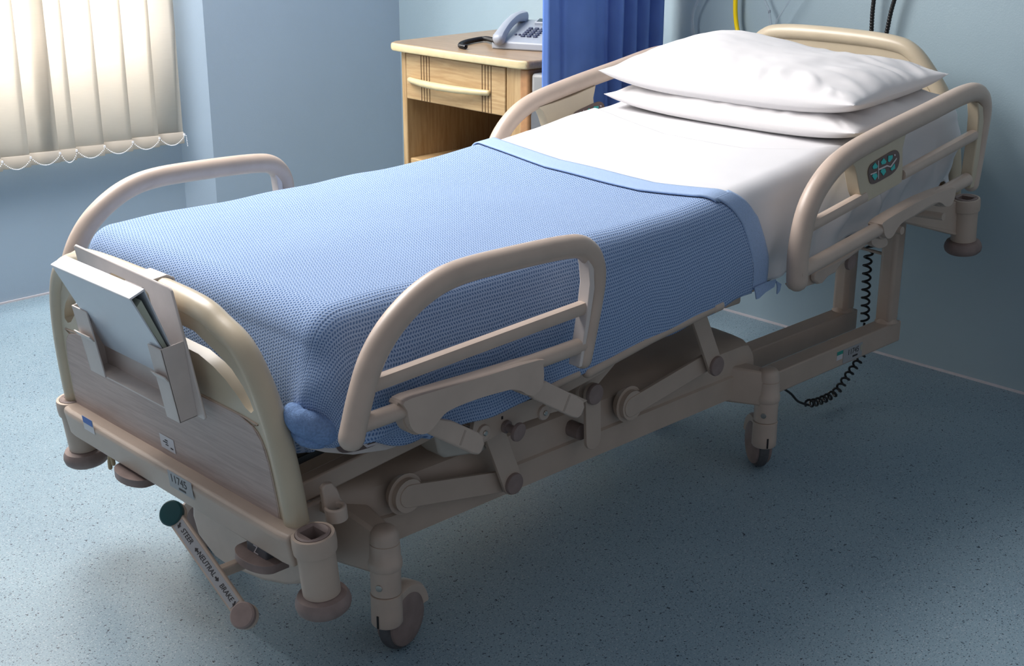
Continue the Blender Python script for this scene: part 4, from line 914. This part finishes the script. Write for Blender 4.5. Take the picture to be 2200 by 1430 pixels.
k = o.modifiers.new('thick', 'SOLIDIFY'); k.thickness = .0015
def flat_end(b): return lerp([(1.55, 2.945), (1.68, 2.93), (1.75, 2.86), (1.82, 2.72), (1.95, 2.66), (2.2, 2.66), (2.4, 2.72), (2.58, 2.78), (2.8, 2.8)], b)
vs, fs = sheet_grid(lambda t, b: 2.27 + (flat_end(b) - 2.27) * t, 1.55, 2.80, 110, 190, .0, lambda x: hang_s(x) + .006, False, False, y0m - .010, y1m + .010, .055, .0028)
g = MB(); g.add(vs, fs); o = g.build('top_sheet', COTTON, angle=180); tag(o, 'white top sheet turned down beside the blue blanket hem', 'bed sheet')
k = o.modifiers.new('thick', 'SOLIDIFY'); k.thickness = .0025; k.offset = 1

# pillows
def pillow(c, L, D, T, tilt, yaw, seed, label, crown=.0, sagb=0, flare=.06, m=COTTONP):
    g = MB(); N = 96; M_ = 64; top = []; bot = []
    R = rotm(0, tilt, 0); Rz = rotm(0, 0, yaw); R = Rz @ R
    for j in range(M_ + 1):
        for i in range(N + 1):
            s_ = -1 + 2 * i / N; t = -1 + 2 * j / M_       # s along y (length), t along x (depth)
            s_ = sin(s_ * pi / 2) * .35 + s_ * .65; t = sin(t * pi / 2) * .35 + t * .65
            pin = 1 - flare * (1 - s_ * s_) ** 1 * abs(t) ** 3; pin2 = 1 - flare * .8 * (1 - t * t) * abs(s_) ** 3
            y = s_ * L / 2 * pin2; x = t * D / 2 * pin
            h = ((1 - abs(s_) ** 2.8) * (1 - abs(t) ** 2.6)) ** .52
            wr = .007 * nz(s_ * 2.2 + seed, t * 2, seed) + .0016 * nz(s_ * 9 + t * 4, t * 7 - s_ * 3, seed + 3)
            ed = max(abs(s_), abs(t)); kk = max(0, ed - .55) / .45
            q_ = (s_ * 30 if abs(t) > abs(s_) else t * 20) + 5 * nz(s_ * 3, t * 3, seed + 9)
            wr += .0030 * kk * (1 - kk) * 4 * sin(q_) * (.5 + .8 * abs(nz(s_ * 4, t * 4, seed + 5)) * 2)
            # long soft creases on the near half
            wr += .0045 * max(0, -s_) * sin((s_ * .8 + t * .35) * 15 + 3 * nz(s_ * 2, t * 2, seed + 1)) * h
            zt_ = T * .56 * h + wr * min(1, h * 3) + crown * exp(-((s_ - .42) / .42) ** 2) * (1 - t * t)
            zb = -T * .44 * h
            bx = -.030 * max(0, -t) ** 2 * h
            # corners lift a little
            lift = .012 * (s_ * t) ** 4
            top.append(Vector((x, y, zt_ + lift))); bot.append(Vector((x + bx, y, zb + lift - .0012)))
    C_ = Vector(c)
    vs = [C_ + R @ p for p in top] + [C_ + R @ p for p in bot]; K = (N + 1) * (M_ + 1)
    fs = [[j * (N + 1) + i, j * (N + 1) + i + 1, (j + 1) * (N + 1) + i + 1, (j + 1) * (N + 1) + i] for j in range(M_) for i in range(N)]
    fs2 = [[K + q for q in f][::-1] for f in fs]
    rim = []
    for i in range(N): rim += [[i + 1, i, K + i, K + i + 1], [M_ * (N + 1) + i, M_ * (N + 1) + i + 1, K + M_ * (N + 1) + i + 1, K + M_ * (N + 1) + i]]
    for j in range(M_): rim += [[j * (N + 1), (j + 1) * (N + 1), K + (j + 1) * (N + 1), K + j * (N + 1)], [(j + 1) * (N + 1) + N, j * (N + 1) + N, K + j * (N + 1) + N, K + (j + 1) * (N + 1) + N]]
    g.add(vs, fs + fs2 + rim); o = g.build('pillow', m, angle=50); tag(o, label, 'pillow', 'pillows stacked at the head of the bed'); return o
pillow((3.01, 2.125, .848), .80, .45, .105, -.08, .0, 2.0, 'lower white pillow lying flat on the sheet, the other pillow on top', 0, flare=.015)
pillow((3.005, 2.140, .908), .80, .45, .125, -.06, .02, 7.0, 'upper plump white pillow on top of the stack, against the headboard', .034, flare=.045)

# ------------------------------------------------------------------ chart holder and ring binder on the footboard
ch_ = thing('chart_holder', tuple(TF(-.045, 2.22, .0)), 'pale plastic chart holder hooked over the footboard, the binder in it', 'chart holder')
UPL = -.040
PL = lambda a, b, u=UPL: Vector(P(a, b, u=u))
tl, tr_, br = PL(156, 524), PL(366, 620), PL(442, 905); bl_ = tl + (br - tr_) 
def plq(s_, t): return tl.lerp(tr_, s_).lerp(bl_.lerp(br, s_), t)
outl = [plq(.02, 0), plq(.0, .02), plq(0, .98), plq(.02, 1), plq(.98, 1), plq(1, .98), plq(1, .02), plq(.98, 0)][::-1]
hole = [plq(.38, .10), plq(.70, .10), plq(.74, .13), plq(.74, .22), plq(.34, .22), plq(.34, .13)]
g = MB(); g.prism(outl, Vector((cos(TH), 0, sin(TH))) * .005, holes=[hole]); g.build('back_plate', PALEH, ch_, bevel=.002)
# hook over the top tube
yh0, yh1 = PL(322, 590).y, PL(285, 570).y
q = TL(plq(.62, .0)); wtop = .362 + .0245
hk = [(UPL - .002, q[2] - .03), (UPL - .002, wtop - .008), (UPL + .012, wtop), (.012, wtop), (.026, wtop - .010), (.028, wtop - .04), (.024, wtop - .04), (.022, wtop - .012), (.010, wtop - .0045), (UPL + .014, wtop - .0045), (UPL + .003, wtop - .011), (UPL + .003, q[2] - .03)]
g = MB(TF); g.prism([(a, q[1] - .03, b) for a, b in hk], (0, .06, 0)); g.build('hook', PALEH, ch_, bevel=.0015)
# two bottom pockets standing off the plate, each an L of front and side faces
def pocket(yo, yi, wt, wb, uf, left):
    """yo outer y, yi inner y; uf = front plane u"""
    g = MB(TF); t = .003; taper = .010
    g.prism([(uf, yo, wt), (uf, yi, wt), (uf + taper, yi, wb), (uf + taper, yo, wb)], (t, 0, 0))          # front face
    ys = yo - t if left else yo
    g.prism([(uf, ys, wt), (UPL, ys, wt), (UPL, ys, wb), (uf + taper, ys, wb)], (0, t, 0))   # outer side
    for k, w_ in enumerate((wt - .050,)):
        g.box2((uf - .005, min(yo, yi) - (.0 if left else .004), w_), (UPL, max(yo, yi) + (.004 if left else 0), w_ + .004)) if False else None
        g.prism([(uf - .005, yo + (.004 if left else -.004), w_), (uf - .005, yi, w_), (uf + .002, yi, w_ - .012), (uf + .002, yo + (.001 if left else -.001), w_ - .012)], (t, 0, 0))
    g.prism([(uf + taper, yo, wb), (uf + taper, yi, wb), (UPL, yi, wb), (UPL, yo, wb)], (0, 0, t))
    g.build('pocket', PALEH, ch_, bevel=.001)
uf = -.086
def yw(px, py, u): q = TL(P(px, py, u=u)); return q[1], q[2]
l_o, l_t = yw(153, 655, uf); l_i, _ = yw(187, 680, uf); _, l_b = yw(215, 815, uf)
r_i, r_t = yw(316, 738, uf); r_o, _ = yw(347, 765, uf); _, r_b = yw(372, 912, uf)
pocket(l_o, l_i, l_t, l_b, uf, True); pocket(r_o, r_i, r_t, r_b, uf, False)
g = MB(TF); g.box2((uf + .012, r_i - .0, l_b - .0), (UPL, l_i, l_b + .003)); g.build('bottom_ledge', PALEH, ch_)

bn = thing('ring_binder', tuple(TF(-.07, 2.22, .13)), 'white ring binder leaning spine up in the footboard chart holder', 'binder')
# binder stands on its fore edge, spine up, leaning away from the board
uT = -.120
yA, yB = yw(107, 560, uT)[0], max(yw(286, 652, uT)[0], r_o + .006); wsp = (yw(107, 560, uT)[1] + yw(286, 652, uT)[1]) / 2
wb_ = wsp - .187; ub = -.052
TK = .030
g = MB(TF)
def slab(g, a, b, t, y0, y1): g.prism([(a[0], y0, a[1]), (b[0], y0, b[1]), (b[0] + t, y0, b[1]), (a[0] + t, y0, a[1])], (0, y1 - y0, 0))
slab(g, (uT, wsp), (ub, wb_), .003, yB, yA); g.build('front_cover', COVERP, bn, bevel=.0012)
g = MB(TF); slab(g, (uT + TK - .003, wsp + .008), (ub + .008, wb_), .003, yB, yA); g.build('back_cover', COVERP, bn, bevel=.0012)
g = MB(TF); g.prism([(uT - .0005, yB, wsp), (uT - .0005, yB, wsp - .004), (uT + TK, yB, wsp + .0045), (uT + TK, yB, wsp + .0085)], (0, yA - yB, 0)); g.build('spine', WHITEP, bn, bevel=.0012)
g = MB(TF); g.prism([(uT + .012, yB + .006, wsp - .022), (uT + TK - .007, yB + .006, wsp - .012), (ub + .007, yB + .006, wb_ + .01), (ub + .004, yB + .006, wb_ + .01)], (0, yA - yB - .016, 0)); g.build('page_block', PAPER, bn)
